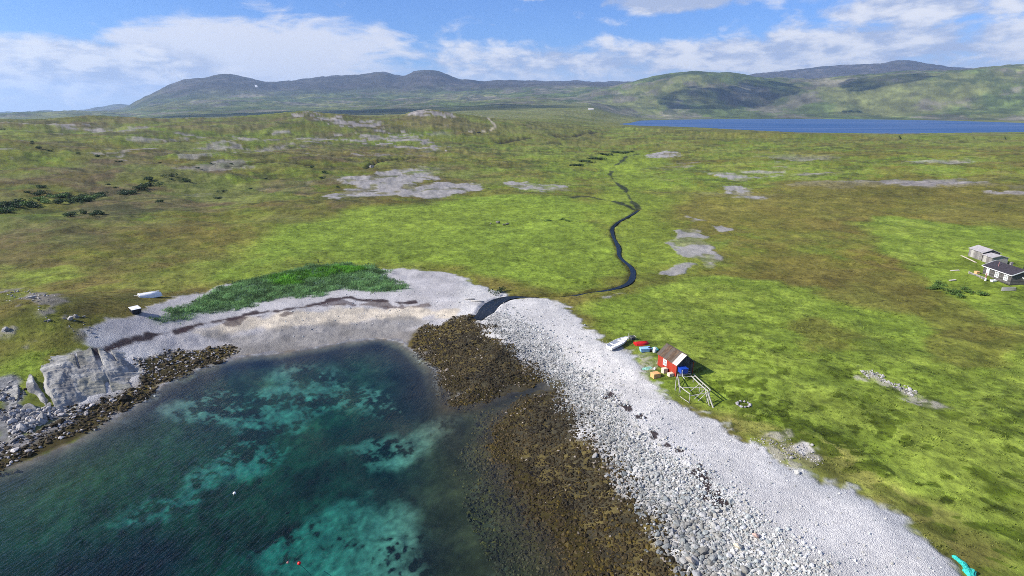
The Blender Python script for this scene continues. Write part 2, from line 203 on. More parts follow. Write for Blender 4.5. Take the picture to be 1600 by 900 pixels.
SPOT = {
  'hutA': (22.55, 80.83, 2.72),
  'hutB': (24.27, 76.67, 2.78),
  'boatS': (16.26, 87.77, 2.2),
  'boatB': (19.86, 90.53, 2.8),
  'gear': (20.31, 90.54, 2.79),
  'red': (21.98, 89.16, 2.78),
  'bluec': (21.84, 86.14, 2.79),
  'net1': (23.5, 86.46, 2.77),
  'barrel': (22.94, 85.9, 2.78),
  'crate': (21.36, 77.09, 2.57),
  'crate2': (22.96, 78.21, 2.77),
  'crate3': (23.72, 77.08, 2.79),
  'tealnet': (20.82, 80.18, 2.48),
  'whitebit': (21.87, 79.65, 2.62),
  'bluetub': (24.62, 75.22, 2.77),
  'rackend': (26.04, 68.12, 2.7),
  'poleend': (26.67, 67.45, 2.68),
  'railend': (26.15, 68.47, 2.7),
  'postl1': (22.67, 69.6, 2.76),
  'postl2': (23.51, 67.71, 2.73),
  'ring': (31.03, 68.19, 2.66),
  'cabL': (109.09, 127.05, 4.19),
  'cabR': (108.69, 118.89, 4.02),
  'shedAL': (118.83, 143.97, 4.7),
  'shedAR': (116.95, 137.13, 4.57),
  'shedBL': (117.24, 137.08, 4.59),
  'shedBR': (121.35, 136.69, 4.69),
  'board1': (105.81, 131.01, 4.1),
  'board2': (99.88, 123.75, 3.84),
  'walk0': (117.21, 144.22, 4.64),
  'walk1': (114.69, 136.23, 4.48),
  'slabs': (105.12, 115.39, 3.87),
  'deck0': (107.6, 128.58, 4.15),
  'deck1': (106.2, 122.09, 4.02),
  'net0': (39.15, 41.44, 2.7),
  'net1b': (39.43, 40.6, 2.7),
  'net2': (39.31, 39.87, 2.69),
  'net3': (39.04, 38.88, 2.69),
  'tarp': (-73.75, 110.43, 4.05),
  'box': (-68.36, 97.4, 5.48),
  'whitehouse': (318.94, 2412.72, 56.15),
  'car': (-38.33, 678.36, 19.92),
  'post': (-50.76, 144.28, 3.07),
  'postb': (-89.05, 367.52, 7.15),
  'buoyw': (-33.14, 57.68, -3.26),
  'buoyr': (-21.39, 46.61, -3.22),
  'fieldstone': (-5.0, 199.81, 3.16),
  'streambush': (-2.52, 118.36, 2.64),
  'drift': (-7.35, 112.67, 2.76),
  'shrub0': (-179.7, 202.97, 8.59),
  'shrub1': (-176.03, 206.85, 8.45),
  'shrub2': (-178.39, 217.3, 8.57),
  'shrub3': (-176.88, 226.69, 8.48),
  'shrub4': (-177.27, 236.05, 8.5),
  'shrub5': (-169.82, 222.15, 8.12),
  'shrub6': (-177.02, 246.41, 8.49),
  'shrub7': (-171.1, 248.62, 8.21),
  'shrub8': (-175.72, 264.6, 8.51),
  'shrub9': (-171.61, 191.97, 8.11),
  'shrub10': (-175.57, 278.97, 8.65),
  'shrub11': (-173.82, 294.99, 8.8),
  'shrub12': (-140.74, 190.84, 6.56),
  'shrub13': (-194.77, 235.06, 9.42),
  'shrub14': (45.93, 415.77, 5.09),
  'shrub15': (56.04, 441.86, 5.29),
  'shrub16': (66.75, 466.21, 5.39),
  'shrub17': (79.8, 500.51, 5.53),
  'shrub18': (95.19, 525.31, 6.08),
  'shrub19': (110.21, 543.0, 6.68),
  'shrub20': (-20.2, 176.24, 3.01),
  'shrub21': (19.69, 203.85, 3.11),
  'shrub22': (29.48, 262.62, 3.49),
  'shrub23': (1898.68, 3393.19, 48.77),
  'shrub24': (1946.09, 3380.94, 50.47),
  'shrub25': (25.79, 63.43, 2.66),
  'shrub26': (53.26, 101.02, 2.79),
  'shrub27': (94.44, 114.51, 3.58),
  'shrub28': (94.57, 118.97, 3.63),
  'shrub29': (96.57, 115.18, 3.65),
  'cs1': (1221.42, 3870.72, 125.17),
  'cs1b': (1459.78, 3907.66, 153.72),
  'cs1c': (1720.37, 3993.49, 200.5),
  'cs2': (2327.67, 3787.01, 237.69),
  'cs3': (-148.36, 861.71, 42.23),
  'cs3b': (-305.87, 2847.82, 64.9),
  'cs4': (-1331.92, 2510.63, 29.67),
  'cs4b': (-1169.24, 2784.37, 41.47)}

# ------------------------------------------------------------------ noise and terrain (metres, x right, y ahead, z up)
_LAT = np.random.RandomState(5).rand(256 * 256).astype(np.float32)

def vnoise(x, y, s=0):
    x = np.asarray(x, np.float32) + np.float32(1000.37 + s * 37.13); y = np.asarray(y, np.float32) + np.float32(1000.71 + s * 61.7)
    x0 = np.floor(x); y0 = np.floor(y)
    fx = x - x0; fy = y - y0
    fx = fx * fx * (3 - 2 * fx); fy = fy * fy * (3 - 2 * fy)
    ix = x0.astype(np.int32) & 255; iy = y0.astype(np.int32) & 255
    jx = (ix + 1) & 255; jy = ((iy + 1) & 255) << 8; iy = iy << 8
    a = _LAT[iy + ix]; b = _LAT[iy + jx]; c = _LAT[jy + ix]; d = _LAT[jy + jx]
    a = a + (b - a) * fx; c = c + (d - c) * fx
    return a + (c - a) * fy

def fbm(x, y, scale, octv=4, s=0, gain=0.5):
    """0..1 fractal noise, scale = wavelength in metres of the first octave"""
    t = 0; amp = 1.0; tot = 0; f_ = 1.0 / scale
    x = np.asarray(x, np.float32); y = np.asarray(y, np.float32)
    ca, sa = 0.8, 0.6
    for k in range(octv):
        t = t + amp * vnoise(x * f_ + 17.3 * k, y * f_ - 9.1 * k, s + k * 7)
        x, y = ca * x - sa * y, sa * x + ca * y
        tot += amp; amp *= gain; f_ *= 2.03
    return np.clip(0.5 + (t / tot - 0.5) * 1.6, 0, 1).astype(float)

def sstep(a, b, v):
    t = np.clip((v - a) / (b - a), 0, 1)
    return t * t * (3 - 2 * t)

def _seg(px, py, ax, ay, bx, by):
    dx, dy = bx - ax, by - ay
    t = np.clip(((px - ax) * dx + (py - ay) * dy) / (dx * dx + dy * dy + 1e-12), 0, 1)
    return (px - ax - t * dx) ** 2 + (py - ay - t * dy) ** 2

def sdist(poly, x, y, margin=60.0):
    """signed distance to a closed outline, positive inside, -margin far away"""
    P = np.asarray(poly, float)
    out = np.full(x.shape, -float(margin))
    lo = P.min(0) - margin; hi = P.max(0) + margin
    m = (x > lo[0]) & (x < hi[0]) & (y > lo[1]) & (y < hi[1])
    if not m.any(): return out
    px, py = x[m], y[m]
    d2 = np.full(px.shape, 1e18); ins = np.zeros(px.shape, bool)
    n = len(P)
    for i in range(n):
        ax, ay = P[i]; bx, by = P[(i + 1) % n]
        d2 = np.minimum(d2, _seg(px, py, ax, ay, bx, by))
        c = (ay > py) != (by > py)
        if ay != by: ins ^= c & (px < (bx - ax) * (py - ay) / (by - ay) + ax)
    d = np.sqrt(d2)
    out[m] = np.where(ins, d, -np.minimum(d, margin))
    return out

def ldist(line, x, y, margin=60.0):
    """distance to an open line"""
    P = np.asarray(line, float)[:, :2]
    out = np.full(x.shape, float(margin))
    lo = P.min(0) - margin; hi = P.max(0) + margin
    m = (x > lo[0]) & (x < hi[0]) & (y > lo[1]) & (y < hi[1])
    if not m.any(): return out
    px, py = x[m], y[m]
    d2 = np.full(px.shape, margin ** 2)
    for i in range(len(P) - 1):
        d2 = np.minimum(d2, _seg(px, py, P[i][0], P[i][1], P[i + 1][0], P[i + 1][1]))
    out[m] = np.sqrt(d2)
    return out

def _table():
    """heights by bearing (tangent of the angle from straight ahead) and distance"""
    T = np.linspace(-1.6, 1.6, 1601)
    rows = []
    for r in KNOT_R:
        t, z = np.array(KNOTS[r]).T
        v = np.interp(T, t, z)
        k = np.ones(5) / 5.0
        v = np.convolve(np.pad(v, 2, mode='edge'), k, 'valid')
        rows.append(v)
    Z = np.array(rows); R = np.log(np.array(KNOT_R, float))
    D = np.diff(Z, axis=0) / np.diff(R)[:, None]
    M = np.zeros_like(Z)
    same = D[:-1] * D[1:] > 0
    with np.errstate(divide='ignore', invalid='ignore'):
        hm = 2 * D[:-1] * D[1:] / (D[:-1] + D[1:])
    M[1:-1] = np.where(same, hm, 0); M[0] = 0; M[-1] = D[-1]
    return T, R, Z, M
_TB = _table()

def h_land(x, y):
    T, R, Z, M = _TB
    r = np.sqrt(x * x + y * y) + 1e-6
    t = np.where(y > 1.0, x / np.maximum(y, 1.0), np.sign(x) * 1.6)
    ft = np.clip((t + 1.6) / 0.002, 0, 1599.999); it = ft.astype(int); ft = ft - it
    lr = np.clip(np.log(r), R[0], R[-1] - 1e-6)
    k = np.clip(np.searchsorted(R, lr, side='right') - 1, 0, len(R) - 2)
    h = (R[k + 1] - R[k]); s = (lr - R[k]) / h
    def g(A, kk): return A[kk, it] * (1 - ft) + A[kk, it + 1] * ft
    s2, s3 = s * s, s * s * s
    return (2 * s3 - 3 * s2 + 1) * g(Z, k) + (s3 - 2 * s2 + s) * h * g(M, k) + (-2 * s3 + 3 * s2) * g(Z, k + 1) + (s3 - s2) * h * g(M, k + 1)

def h_smooth(x, y, with_d=False):
    """terrain without small relief"""
    x = np.asarray(x, float); y = np.asarray(y, float)
    d = -sdist(SEA, x, y, 90.0)
    base = h_land(x, y)
    d = np.where(d < 0, d * (1 - .55 * sstep(-20, -6, x)), d)          # the right side shelves gently
    prof = np.interp(d, [-90, -45, -25, -8, -2, 0, 7, 13.5, 18, 26, 48], [-7.0, -5.0, -3.4, -1.5, -0.5, 0, .75, 2.2, 2.8, 2.65, 2.6])
    w = sstep(18, 60, d)
    z = prof * (1 - w) + np.maximum(base, 2.4) * w
    # rocky headland on the left
    hx, hy, hr = HEAD
    z = z + 6.5 * np.exp(-(((x - hx) ** 2 + (y - hy) ** 2) / hr ** 2)) * sstep(1.5, 9, d)
    if with_d: return z, d
    return z


# ------------------------------------------------------------------ object helpers
def tag(o, label=None, cat=None, group=None, kind=None):
    if label: o['label'] = label
    if cat: o['category'] = cat
    if group: o['group'] = group
    if kind: o['kind'] = kind
    return o

def link(name, me, mats, parent=None):
    o = bpy.data.objects.new(name, me); COL.objects.link(o)
    for m_ in (mats if isinstance(mats, (list, tuple)) else [mats]): me.materials.append(m_)
    if parent: o.parent = parent
    return o

def empty(name, loc, rz=0.0):
    o = bpy.data.objects.new(name, None); COL.objects.link(o)
    o.location = loc; o.rotation_euler = (0, 0, rz); o.empty_display_size = 0.3
    return o

def np_mesh(name, V, F, smooth=False):
    """V (n,3), F (m,k) with a constant k"""
    me = bpy.data.meshes.new(name)
    V = np.ascontiguousarray(V, np.float32); F = np.ascontiguousarray(F, np.int32)
    n, k = F.shape
    me.vertices.add(len(V)); me.vertices.foreach_set('co', V.ravel())
    me.loops.add(n * k); me.loops.foreach_set('vertex_index', F.ravel())
    me.polygons.add(n); me.polygons.foreach_set('loop_start', np.arange(n, dtype=np.int32) * k)
    me.polygons.foreach_set('loop_total', np.full(n, k, np.int32))
    me.polygons.foreach_set('use_smooth', np.full(n, smooth, bool))
    me.update(calc_edges=True)
    return me

def attr_col(me, name, C):
    a = me.attributes.new(name, 'FLOAT_COLOR', 'POINT')
    a.data.foreach_set('color', np.concatenate([C, np.ones((len(C), 1))], 1).astype(np.float32).ravel())

def attr_f(me, name, v):
    a = me.attributes.new(name, 'FLOAT', 'POINT'); a.data.foreach_set('value', np.asarray(v, np.float32))

class MB:
    """collects simple shapes into one mesh"""
    def __init__(s): s.v = []; s.f = []
    def add(s, vs, fs):
        b = len(s.v); s.v += [tuple(p) for p in vs]; s.f += [tuple(i + b for i in q) for q in fs]; return s
    def box(s, c, size, M=None):
        x, y, z = size[0] / 2, size[1] / 2, size[2] / 2
        vs = [Vector((i * x, j * y, k * z)) for k in (-1, 1) for j in (-1, 1) for i in (-1, 1)]
        if M is not None: vs = [M @ p for p in vs]
        vs = [p + Vector(c) for p in vs]
        return s.add(vs, [(0, 2, 3, 1), (4, 5, 7, 6), (0, 1, 5, 4), (2, 6, 7, 3), (0, 4, 6, 2), (1, 3, 7, 5)])
    def bar(s, p, q, w, h=None, roll=0.0):
        p = Vector(p); q = Vector(q); d = q - p
        M = d.to_track_quat('Y', 'Z').to_matrix() @ Matrix.Rotation(roll, 3, 'Y')
        return s.box((p + q) / 2, (w, d.length, h or w), M)
    def tube(s, pts, r, n=8, cap=True):
        pts = [Vector(p) for p in pts]; rr = r if isinstance(r, (list, tuple)) else [r] * len(pts)
        vs = []; fs = []
        for i, p in enumerate(pts):
            d = (pts[min(i + 1, len(pts) - 1)] - pts[max(i - 1, 0)]).normalized()
            a = d.cross(Vector((0, 0, 1)))
            if a.length < 1e-3: a = Vector((1, 0, 0))
            a.normalize(); b = a.cross(d)
            for k in range(n):
                t = 2 * math.pi * k / n
                vs.append(p + a * math.cos(t) * rr[i] + b * math.sin(t) * rr[i])
        for i in range(len(pts) - 1):
            for k in range(n):
                fs.append((i * n + k, i * n + (k + 1) % n, (i + 1) * n + (k + 1) % n, (i + 1) * n + k))
        if cap:
            fs.append(tuple(range(n - 1, -1, -1))); fs.append(tuple((len(pts) - 1) * n + k for k in range(n)))
        return s.add(vs, fs)
    def build(s, name, mat_, parent=None, smooth=False, bevel=0.0):
        me = bpy.data.meshes.new(name); me.from_pydata(s.v, [], s.f); me.update()
        bm = bmesh.new(); bm.from_mesh(me)
        if bevel: bmesh.ops.bevel(bm, geom=list(bm.edges), offset=bevel, segments=1, affect='EDGES')
        bmesh.ops.recalc_face_normals(bm, faces=bm.faces); bm.to_mesh(me); bm.free()
        if smooth:
            for p in me.polygons: p.use_smooth = True
        return link(name, me, mat_, parent)

# ------------------------------------------------------------------ materials
def new_mat(name):
    m_ = bpy.data.materials.new(name); m_.use_nodes = True
    m_.node_tree.nodes.clear()
    gg = G(m_.node_tree); o = gg.n('ShaderNodeOutputMaterial')
    return m_, gg, o

def simple_mat(name, col, rough=0.7, var=0.25, scale=3.0, spec=0.3, stretch=(1, 1, 1), col2=None, bump=0.0, metallic=0.0):
    """base colour broken up by noise (wear, weathering), optionally towards a second colour"""
    m_, gg, o = new_mat(name)
    t = gg.n('ShaderNodeTexCoord'); mp = gg.n('ShaderNodeMapping'); gg.put(mp.inputs[0], t.outputs['Object']); mp.inputs[3].default_value = stretch
    nz = gg.noise(mp.outputs[0], scale, 5, 0.6)
    a = tuple(c * (1 - var) for c in col); b = tuple(min(1, c * (1 + var)) for c in col)
    c_ = gg.mix(gg.mr(nz, 0.3, 0.7), a, b)
    if col2:
        nz2 = gg.noise(mp.outputs[0], scale * 0.6, 6, 0.65)
        c_ = gg.mix(gg.mr(nz2, 0.48, 0.62), c_, col2)
    p = gg.n('ShaderNodeBsdfPrincipled'); gg.put(p.inputs['Base Color'], c_); p.inputs['Roughness'].default_value = rough
    p.inputs['Specular IOR Level'].default_value = spec; p.inputs['Metallic'].default_value = metallic
    if bump:
        b_ = gg.n('ShaderNodeBump'); b_.inputs['Strength'].default_value = bump; b_.inputs['Distance'].default_value = 0.05
        gg.put(b_.inputs['Height'], nz); gg.put(p.inputs['Normal'], b_.outputs[0])
    gg.t.links.new(p.outputs[0], o.inputs[0])
    return m_

def attr_mat(name, attr='Col', rough=0.85, spec=0.2, translucent=0.0, nscale=0.0, nvar=0.3, bump=0.0):
    m_, gg, o = new_mat(name)
    a = gg.n('ShaderNodeAttribute', attribute_name=attr); c_ = a.outputs['Color']
    p = gg.n('ShaderNodeBsdfPrincipled'); p.inputs['Roughness'].default_value = rough; p.inputs['Specular IOR Level'].default_value = spec
    if nscale:
        t = gg.n('ShaderNodeTexCoord'); nz = gg.noise(t.outputs['Object'], nscale, 5, 0.65)
        v = gg.mr(nz, 0.25, 0.75, 1 - nvar, 1 + nvar, False)
        c_ = gg.mix(1.0, c_, gg.xyz(v, v, v), 'MULTIPLY')
        if bump:
            b_ = gg.n('ShaderNodeBump'); b_.inputs['Strength'].default_value = bump; b_.inputs['Distance'].default_value = 0.1
            gg.put(b_.inputs['Height'], nz); gg.put(p.inputs['Normal'], b_.outputs[0])
    gg.put(p.inputs['Base Color'], c_)
    if translucent:
        tr = gg.n('ShaderNodeBsdfTranslucent'); gg.put(tr.inputs[0], c_)
        mx = gg.n('ShaderNodeMixShader'); mx.inputs[0].default_value = translucent
        gg.t.links.new(p.outputs[0], mx.inputs[1]); gg.t.links.new(tr.outputs[0], mx.inputs[2]); gg.t.links.new(mx.outputs[0], o.inputs[0])
    else: gg.t.links.new(p.outputs[0], o.inputs[0])
    return m_

# ------------------------------------------------------------------ the ground sheet
STREAM_W = [.45, .5, .4, .55, .6, .8, .6, .75, .85, .7, .6, .5, .4, .5, .8, 1.8, 3.2, 2.8, 1.4]

def relief(x, y, d, r):
    """hummocks, rock steps and hill relief"""
    n30 = fbm(x, y, 34, 4, 3) - .5; n5 = fbm(x, y, 4.5, 4, 5) - .5
    land = sstep(14, 40, d)
    z = land * (n30 * 1.0 + n5 * 0.6) * (1 + 1.3 * sstep(150, 500, r))
    left = sstep(-0.12, -0.45, np.where(y > 1, x / np.maximum(y, 1), 0)) * sstep(120, 300, r)
    z += left * land * (fbm(x, y, 90, 5, 9) - .5) * 9.0 * (1 - .5 * sstep(700, 1000, r))
    far = sstep(1800, 4200, r)
    rid = 1 - np.abs(fbm(x, y, 900, 5, 21) - .5) * 2
    z += far * (rid - .75) * 34 * sstep(2500, 5200, r) + far * (fbm(x, y, 240, 5, 23, .58) - .5) * 30 * sstep(2300, 4600, r)
    # shore: low tide bed and shingle are lumpy
    sh = 1 - land
    z += sh * (fbm(x, y, 2.2, 3, 31) - .5) * np.interp(d, [-30, -4, 0, 6, 12, 16, 20], [.7, .35, .22, .4, .3, .12, .1])
    return z

def height(x, y, full=False):
    z, d = h_smooth(x, y, True)
    r = np.sqrt(x * x + y * y)
    z = z + relief(x, y, d, r)
    # the lake's basin and banks
    sl_ = sdist(LAKE, x, y, 160.0)
    z = np.where(sl_ > 0, np.minimum(z, LAKE_Z - 0.3 - 0.03 * sl_), z)
    bank_ = LAKE_Z + 0.3 + 0.012 * np.maximum(-sl_, 0)
    z = np.where((sl_ <= 0) & (sl_ > -159), np.maximum(z, bank_), z)
    # the brook's bed
    m = (np.abs(x) < 120) & (y > 60) & (y < 400)
    if m.any():
        P = np.array(AREA['stream']); bd = np.full(x.shape, 60.0); xm, ym = x[m], y[m]
        q = np.full(xm.shape, 60.0)
        for i in range(len(P) - 1):
            w = (STREAM_W[i] + STREAM_W[i + 1]) / 4
            q = np.minimum(q, np.sqrt(_seg(xm, ym, P[i][0], P[i][1], P[i + 1][0], P[i + 1][1])) - w)
        bd[m] = q
        zs = h_smooth(xm, ym); z = z.copy()
        k = 1 - sstep(-0.2, 1.0, q)
        z[m] = z[m] * (1 - k) + (zs - 0.55) * k
    else: bd = np.full(x.shape, 60.0)
    # peat cuttings and ditches are real trenches
    for nm, dep in (('ditcha', 1.8), ('ditchb', 1.8), ('ditchc', 1.6), ('ditchd', .9)):
        k_ = 2.2 if nm in ('ditcha', 'ditchb') else 1.0
        z = z - dep * (1 - sstep(0.9 * k_, 3.2 * k_, ldist(AREA[nm], x, y, 40)))
    return (z, d, bd) if full else z

def C3(*c): return np.array(c, float)
def blend(col, c, m):
    m = np.clip(m, 0, 1)[:, None]
    return col * (1 - m) + np.asarray(c) * m

PAL = dict(
    olive=C3(.126, .128, .021), green=C3(.132, .192, .023), bright=C3(.158, .214, .025), yellow=C3(.165, .190, .032),
    brown=C3(.118, .092, .024), heath=C3(.074, .064, .017), moss=C3(.052, .075, .006), dry=C3(.225, .180, .060),
    gravel=C3(.265, .250, .245), pebble=C3(.450, .436, .422), rock=C3(.235, .215, .205), sand=C3(.47, .41, .32), wet=C3(.165, .150, .135),
    kelp=C3(.030, .024, .007), deepkelp=C3(.006, .006, .010), wrack=C3(.030, .018, .020), lush=C3(.045, .125, .050))

def cover(x, y, z, d, bd):
    """what grows or lies on every spot: base colour, stoniness, plant cover"""
    p = PAL; r = np.sqrt(x * x + y * y); t = np.where(y > 1, x / np.maximum(y, 1), 0)
    nb = fbm(x, y, 220, 4, 41); na = fbm(x, y, 55, 5, 42); n1 = fbm(x, y, 14, 5, 43); n2 = fbm(x, y, 3.5, 4, 44); n3 = fbm(x, y, 0.9, 3, 45)
    near = 1 - sstep(250, 600, r)
    v = .30 * nb + .30 * na + .22 * n1 + .18 * n2
    col = np.tile(p['olive'], (len(x), 1))
    col = blend(col, p['brown'], sstep(.50, .62, v) * .8)
    col = blend(col, p['green'], sstep(.50, .36, v) * .8)
    col = blend(col, p['yellow'], sstep(.58, .72, fbm(x, y, 24, 5, 46)) * .45)
    col = blend(col, p['heath'], sstep(.60, .75, fbm(x, y, 9, 5, 47)) * .45)
    # lower left slope is fresher
    lowl = sstep(210, 110, r) * sstep(-.1, -.5, t)
    col = blend(col, p['green'] * (.8 + .5 * n2)[:, None], lowl * .55 * sstep(.35, .6, na))
    def area(nm, soft=1.0, warp=2.0, sc=6.0, seed=60):
        s_ = sdist(AREA[nm], x, y, max(60.0, warp * 3)) + (fbm(x, y, sc, 4, seed) - .5) * 2 * warp
        return sstep(-soft, soft, s_)
    # far land turns paler and greyer green with distance
    col = blend(col, C3(.110, .118, .030) * (.7 + .6 * na)[:, None], sstep(420, 1100, r) * .75)
    col = blend(col, C3(.165, .170, .060), sstep(.5, .7, fbm(x, y, 130, 4, 48)) * sstep(500, 1200, r) * .6)
    mo = sstep(130, 260, r) * (1 - .5 * sstep(900, 1600, r))
    lf = sstep(.15, -.3, t)
    col = blend(col, C3(.115, .082, .058) * (.7 + .6 * n2)[:, None], mo * lf * sstep(.46, .62, fbm(x, y, 42, 5, 54, .6)) * .5)
    col = blend(col, C3(.170, .165, .055), mo * sstep(.62, .74, fbm(x * .7, y, 13, 5, 55, .62)) * .4)
    col = blend(col, C3(.034, .042, .014), mo * sstep(.62, .72, fbm(x * .7, y, 10, 5, 56, .62)) * .55)
    col = blend(col, p['green'] * 1.1, mo * sstep(.60, .72, fbm(x, y, 60, 5, 57, .6)) * .35)
    col = col * (1 - .16 * mo * lf)[:, None]
    # bare rock on the left upland and the crest
    rk = .8 * sstep(-.05, -.25, t) * sstep(230, 420, r) + sstep(.1, -.25, t) * sstep(560, 800, r)
    rn = .65 * fbm(x, y * .8, 30, 6, 49, .62) + .35 * fbm(x, y, 160, 3, 53)
    col = blend(col, p['rock'] * (.55 + .45 * n1 + .3 * n2)[:, None], np.clip(rk, 0, 1) * sstep(.68, .75, rn) * (1 - sstep(1500, 2500, r)) * .85)
    stone = np.clip(rk, 0, 1) * sstep(.68, .75, rn) * .5 * (1 - sstep(1500, 2500, r))
    rr_ = sstep(.2, .4, t) * sstep(250, 330, r) * (1 - sstep(420, 520, r))
    col = blend(col, p['rock'] * 1.1, rr_ * sstep(.66, .76, fbm(x * .6, y * 1.2, 30, 6, 50, .6)) * .7)
    # heath and meadow
    def put(nm, c, k=1.0, soft=1.0, warp=2.0, sc=6.0, seed=60):
        nonlocal col
        col = blend(col, c, area(nm, soft, warp, sc, seed) * k)
    hb = p['brown'] * (.8 + .5 * n1)[:, None] * .6 + p['olive'] * .4
    put('heathright', hb, .78, 12, 16, 40, 61)
    gm = (p['green'] * (1 - na)[:, None] + p['bright'] * na[:, None]) * (.86 + .16 * n1 + .14 * n2)[:, None]
    put('meadow', gm, .95, 7, 11, 26, 62)
    put('valley', p['bright'] * .95, .8, 8, 12, 40, 63)
    nr = p['green'] * (.90 + .3 * n2)[:, None]
    nr = blend(nr, p['yellow'] * (.8 + .4 * n2)[:, None], sstep(.40, .70, .5 * n1 + .3 * na + .2 * n2) * .45)
    nr = blend(nr, p['bright'], sstep(.55, .35, n1) * .30)
    put('nearright', nr, .92, 3.0, 6, 16, 64)
    put('cabinlawn', p['bright'] * (.7 + .45 * n2)[:, None], .8, 5, 7, 14, 65)
    for nm in ('heathspota', 'heathspotb', 'heathspotc'):
        put(nm, (p['brown'] * .45 + p['olive'] * .55) * (.85 + .3 * n2)[:, None], .65, 2.0, 5, 9, 66)
    put('dryband', p['dry'] * (.55 + .55 * n2)[:, None], .55, 2, 3, 7, 67)
    # cushions of dark moss in the near turf
    mz = area('nearright', 4, 2) * (1 - sstep(70, 130, r))
    mn = .42 * fbm(x, y, 5.0, 3, 68) + .58 * fbm(x * .8, y * 1.2, 1.5, 2, 69)
    mk = .615 - .10 * area('dryband', 6, 4, 8, 70)
    col = blend(col, p['moss'] * 1.1 * (.7 + .6 * n3)[:, None], mz * sstep(mk, mk + .018, mn) * .9)
    put('mossa', p['moss'] * (.8 + .5 * n3)[:, None], .9, .4, .9, 2.5, 71); put('mossb', p['moss'], .9, .4, .9, 2.5, 72)
    # gravel flats
    st = np.zeros(len(x))
    for nm in ('graveltop', 'gravelmid', 'gravelright', 'gravelrightlow', 'gravelfara', 'gravelfarb', 'gravelfarc', 'gravelsmalla', 'gravelsmallb', 'gravelspit'):
        k_ = .9 if nm.startswith('gravelfar') or nm in ('graveltop', 'gravelmid') else .5
        a = area(nm, 1.0 * k_, 4.2 * k_, 6.0 * k_ + 1.5, 73)
        a = a * (.25 + .75 * sstep(.30, .46, fbm(x, y * .8, 8, 4, 102)))
        col = blend(col, p['gravel'] * (.70 + .36 * n2 + .25 * n3)[:, None], a * .92); st = np.maximum(st, a)
    for nm in ('rubble', 'ash', 'hutdirt', 'headrocklow'):
        a = area(nm, .8, 2.2, 2.4, 74) * (.25 + .55 * sstep(.4, .6, n3)); col = blend(col, (p['gravel'] * .8 + p['dry'] * .3) * (.7 + .6 * n3)[:, None], a * .9); st = np.maximum(st, a)
    put('ashcore', C3(.55, .52, .48), .9, .3, .5, 1.5, 75)
    put('headgreen', p['bright'] * (.7 + .5 * n2)[:, None], .85, 1, 2.5, 6, 77); put('headgreenb', p['bright'] * (.7 + .5 * n2)[:, None], .7, 3, 4, 8, 78)
    a = area('headrock', 1.2, 2.8, 5, 76) * sstep(.46, .62, n2); col = blend(col, p['rock'] * .7 * (.6 + .7 * n3)[:, None], a * .8); st = np.maximum(st, a)
    for nm in ('rockrow', 'ridgerock', 'ridgerockb'):
        a = area(nm, 1.5, 6 if nm != 'rockrow' else 3, 12, 79) * sstep(.50, .60, fbm(x * .8, y * 1.4, 15, 5, 58, .62)); col = blend(col, p['rock'] * 1.05 * (.6 + .6 * n2)[:, None], a * .9); st = np.maximum(st, a * .6)
    # paths, wet bank of the brook
    tr = 1 - sstep(.8, 2.6, ldist(AREA['track'], x, y, 30) + (n1 - .5) * 1.5); col = blend(col, C3(.30, .265, .20), tr * .9)
    for nm in ('streamup', 'streamup2'):
        l_ = ldist(AREA[nm], x, y, 30); k_ = 1 - sstep(.5, 1.7, l_ + (n1 - .5) * 2.6); col = blend(col, C3(.022, .028, .020), k_ * sstep(.22, .4, fbm(x, y, 16, 3, 104)) * .9)
    for nm in ('ditcha', 'ditchb', 'ditchc', 'ditchd'):
        k_ = 2.6 if nm in ('ditcha', 'ditchb') else 1.0
        l_ = ldist(AREA[nm], x, y, 40) + (n1 - .5) * 2; col = blend(col, C3(.030, .026, .014), (1 - sstep(.8 * k_, 2.6 * k_, l_)) * .9)
    col = blend(col, p['heath'] * .9, (1 - sstep(.0, 1.6, bd + (n2 - .5))) * .8)
    # shore ------------------------------------------------------------
    wob = (fbm(x, y, 5, 4, 80) - .5) * 4.0 + (fbm(x, y, 1.2, 3, 81) - .5) * 2.2
    sb = sdist(AREA['beach'], x, y, 60) + wob * .75
    bch = sstep(-.5, .9, sb)
    peb = p['pebble'] * (.86 + .22 * n2 + .10 * n1)[:, None]
    peb = blend(peb, C3(.31, .315, .325), sstep(5.0, .5, sb) * sstep(.3, .6, n1) * .8)
    ws = sstep(-9, -14, x) * sstep(86, 92, y)
    peb = peb * (1 - .35 * ws * sstep(.45, .7, n1) * sstep(.3, .6, n2))[:, None]                          # head of the bay: greyer, mauve
    peb = blend(peb, C3(.335, .32, .325) * (.8 + .4 * n2)[:, None], ws * .75)
    bld = sstep(-1.2, 1.0, sdist(AREA['belt'], x, y, 60) + wob * .5)
    peb = blend(peb, C3(.33, .325, .31) * (.6 + .8 * n3)[:, None], bld * .75)
    col = blend(col, peb, bch); st = np.maximum(st, bch)
    rsh = sstep(-13, -10, x)
    lowshore = (1 - rsh) * bch * sstep(7, 3, d + wob * .4) * sstep(-.3, .3, d)
    col = blend(col, p['wet'] * (.7 + .6 * n2)[:, None], lowshore * .85)
    put('sand', p['sand'] * (.62 + .4 * n2 + .3 * n3)[:, None], .85, .8, 1.6, 4, 82)
    put('wetsand', C3(.19, .18, .17) * (.55 + .6 * n2 + .3 * n1)[:, None], .8, .8, 1.6, 5, 83)
    put('scree', C3(.16, .155, .165) * (.5 + 1. * n3)[:, None], .9, .5, 1.0, 2, 84)
    for nm in ('kelpa', 'kelpb', 'kelpc'):
        a = area(nm, .8, 1.8, 3.2, 85)
        kc = p['kelp'] * (.55 + .9 * n2)[:, None]; kc = blend(kc, C3(.115, .085, .012), sstep(.55, .72, .5 * n3 + .5 * n1) * .6)
        col = blend(col, kc, a * .96); st = np.where(a > .5, .3, st)
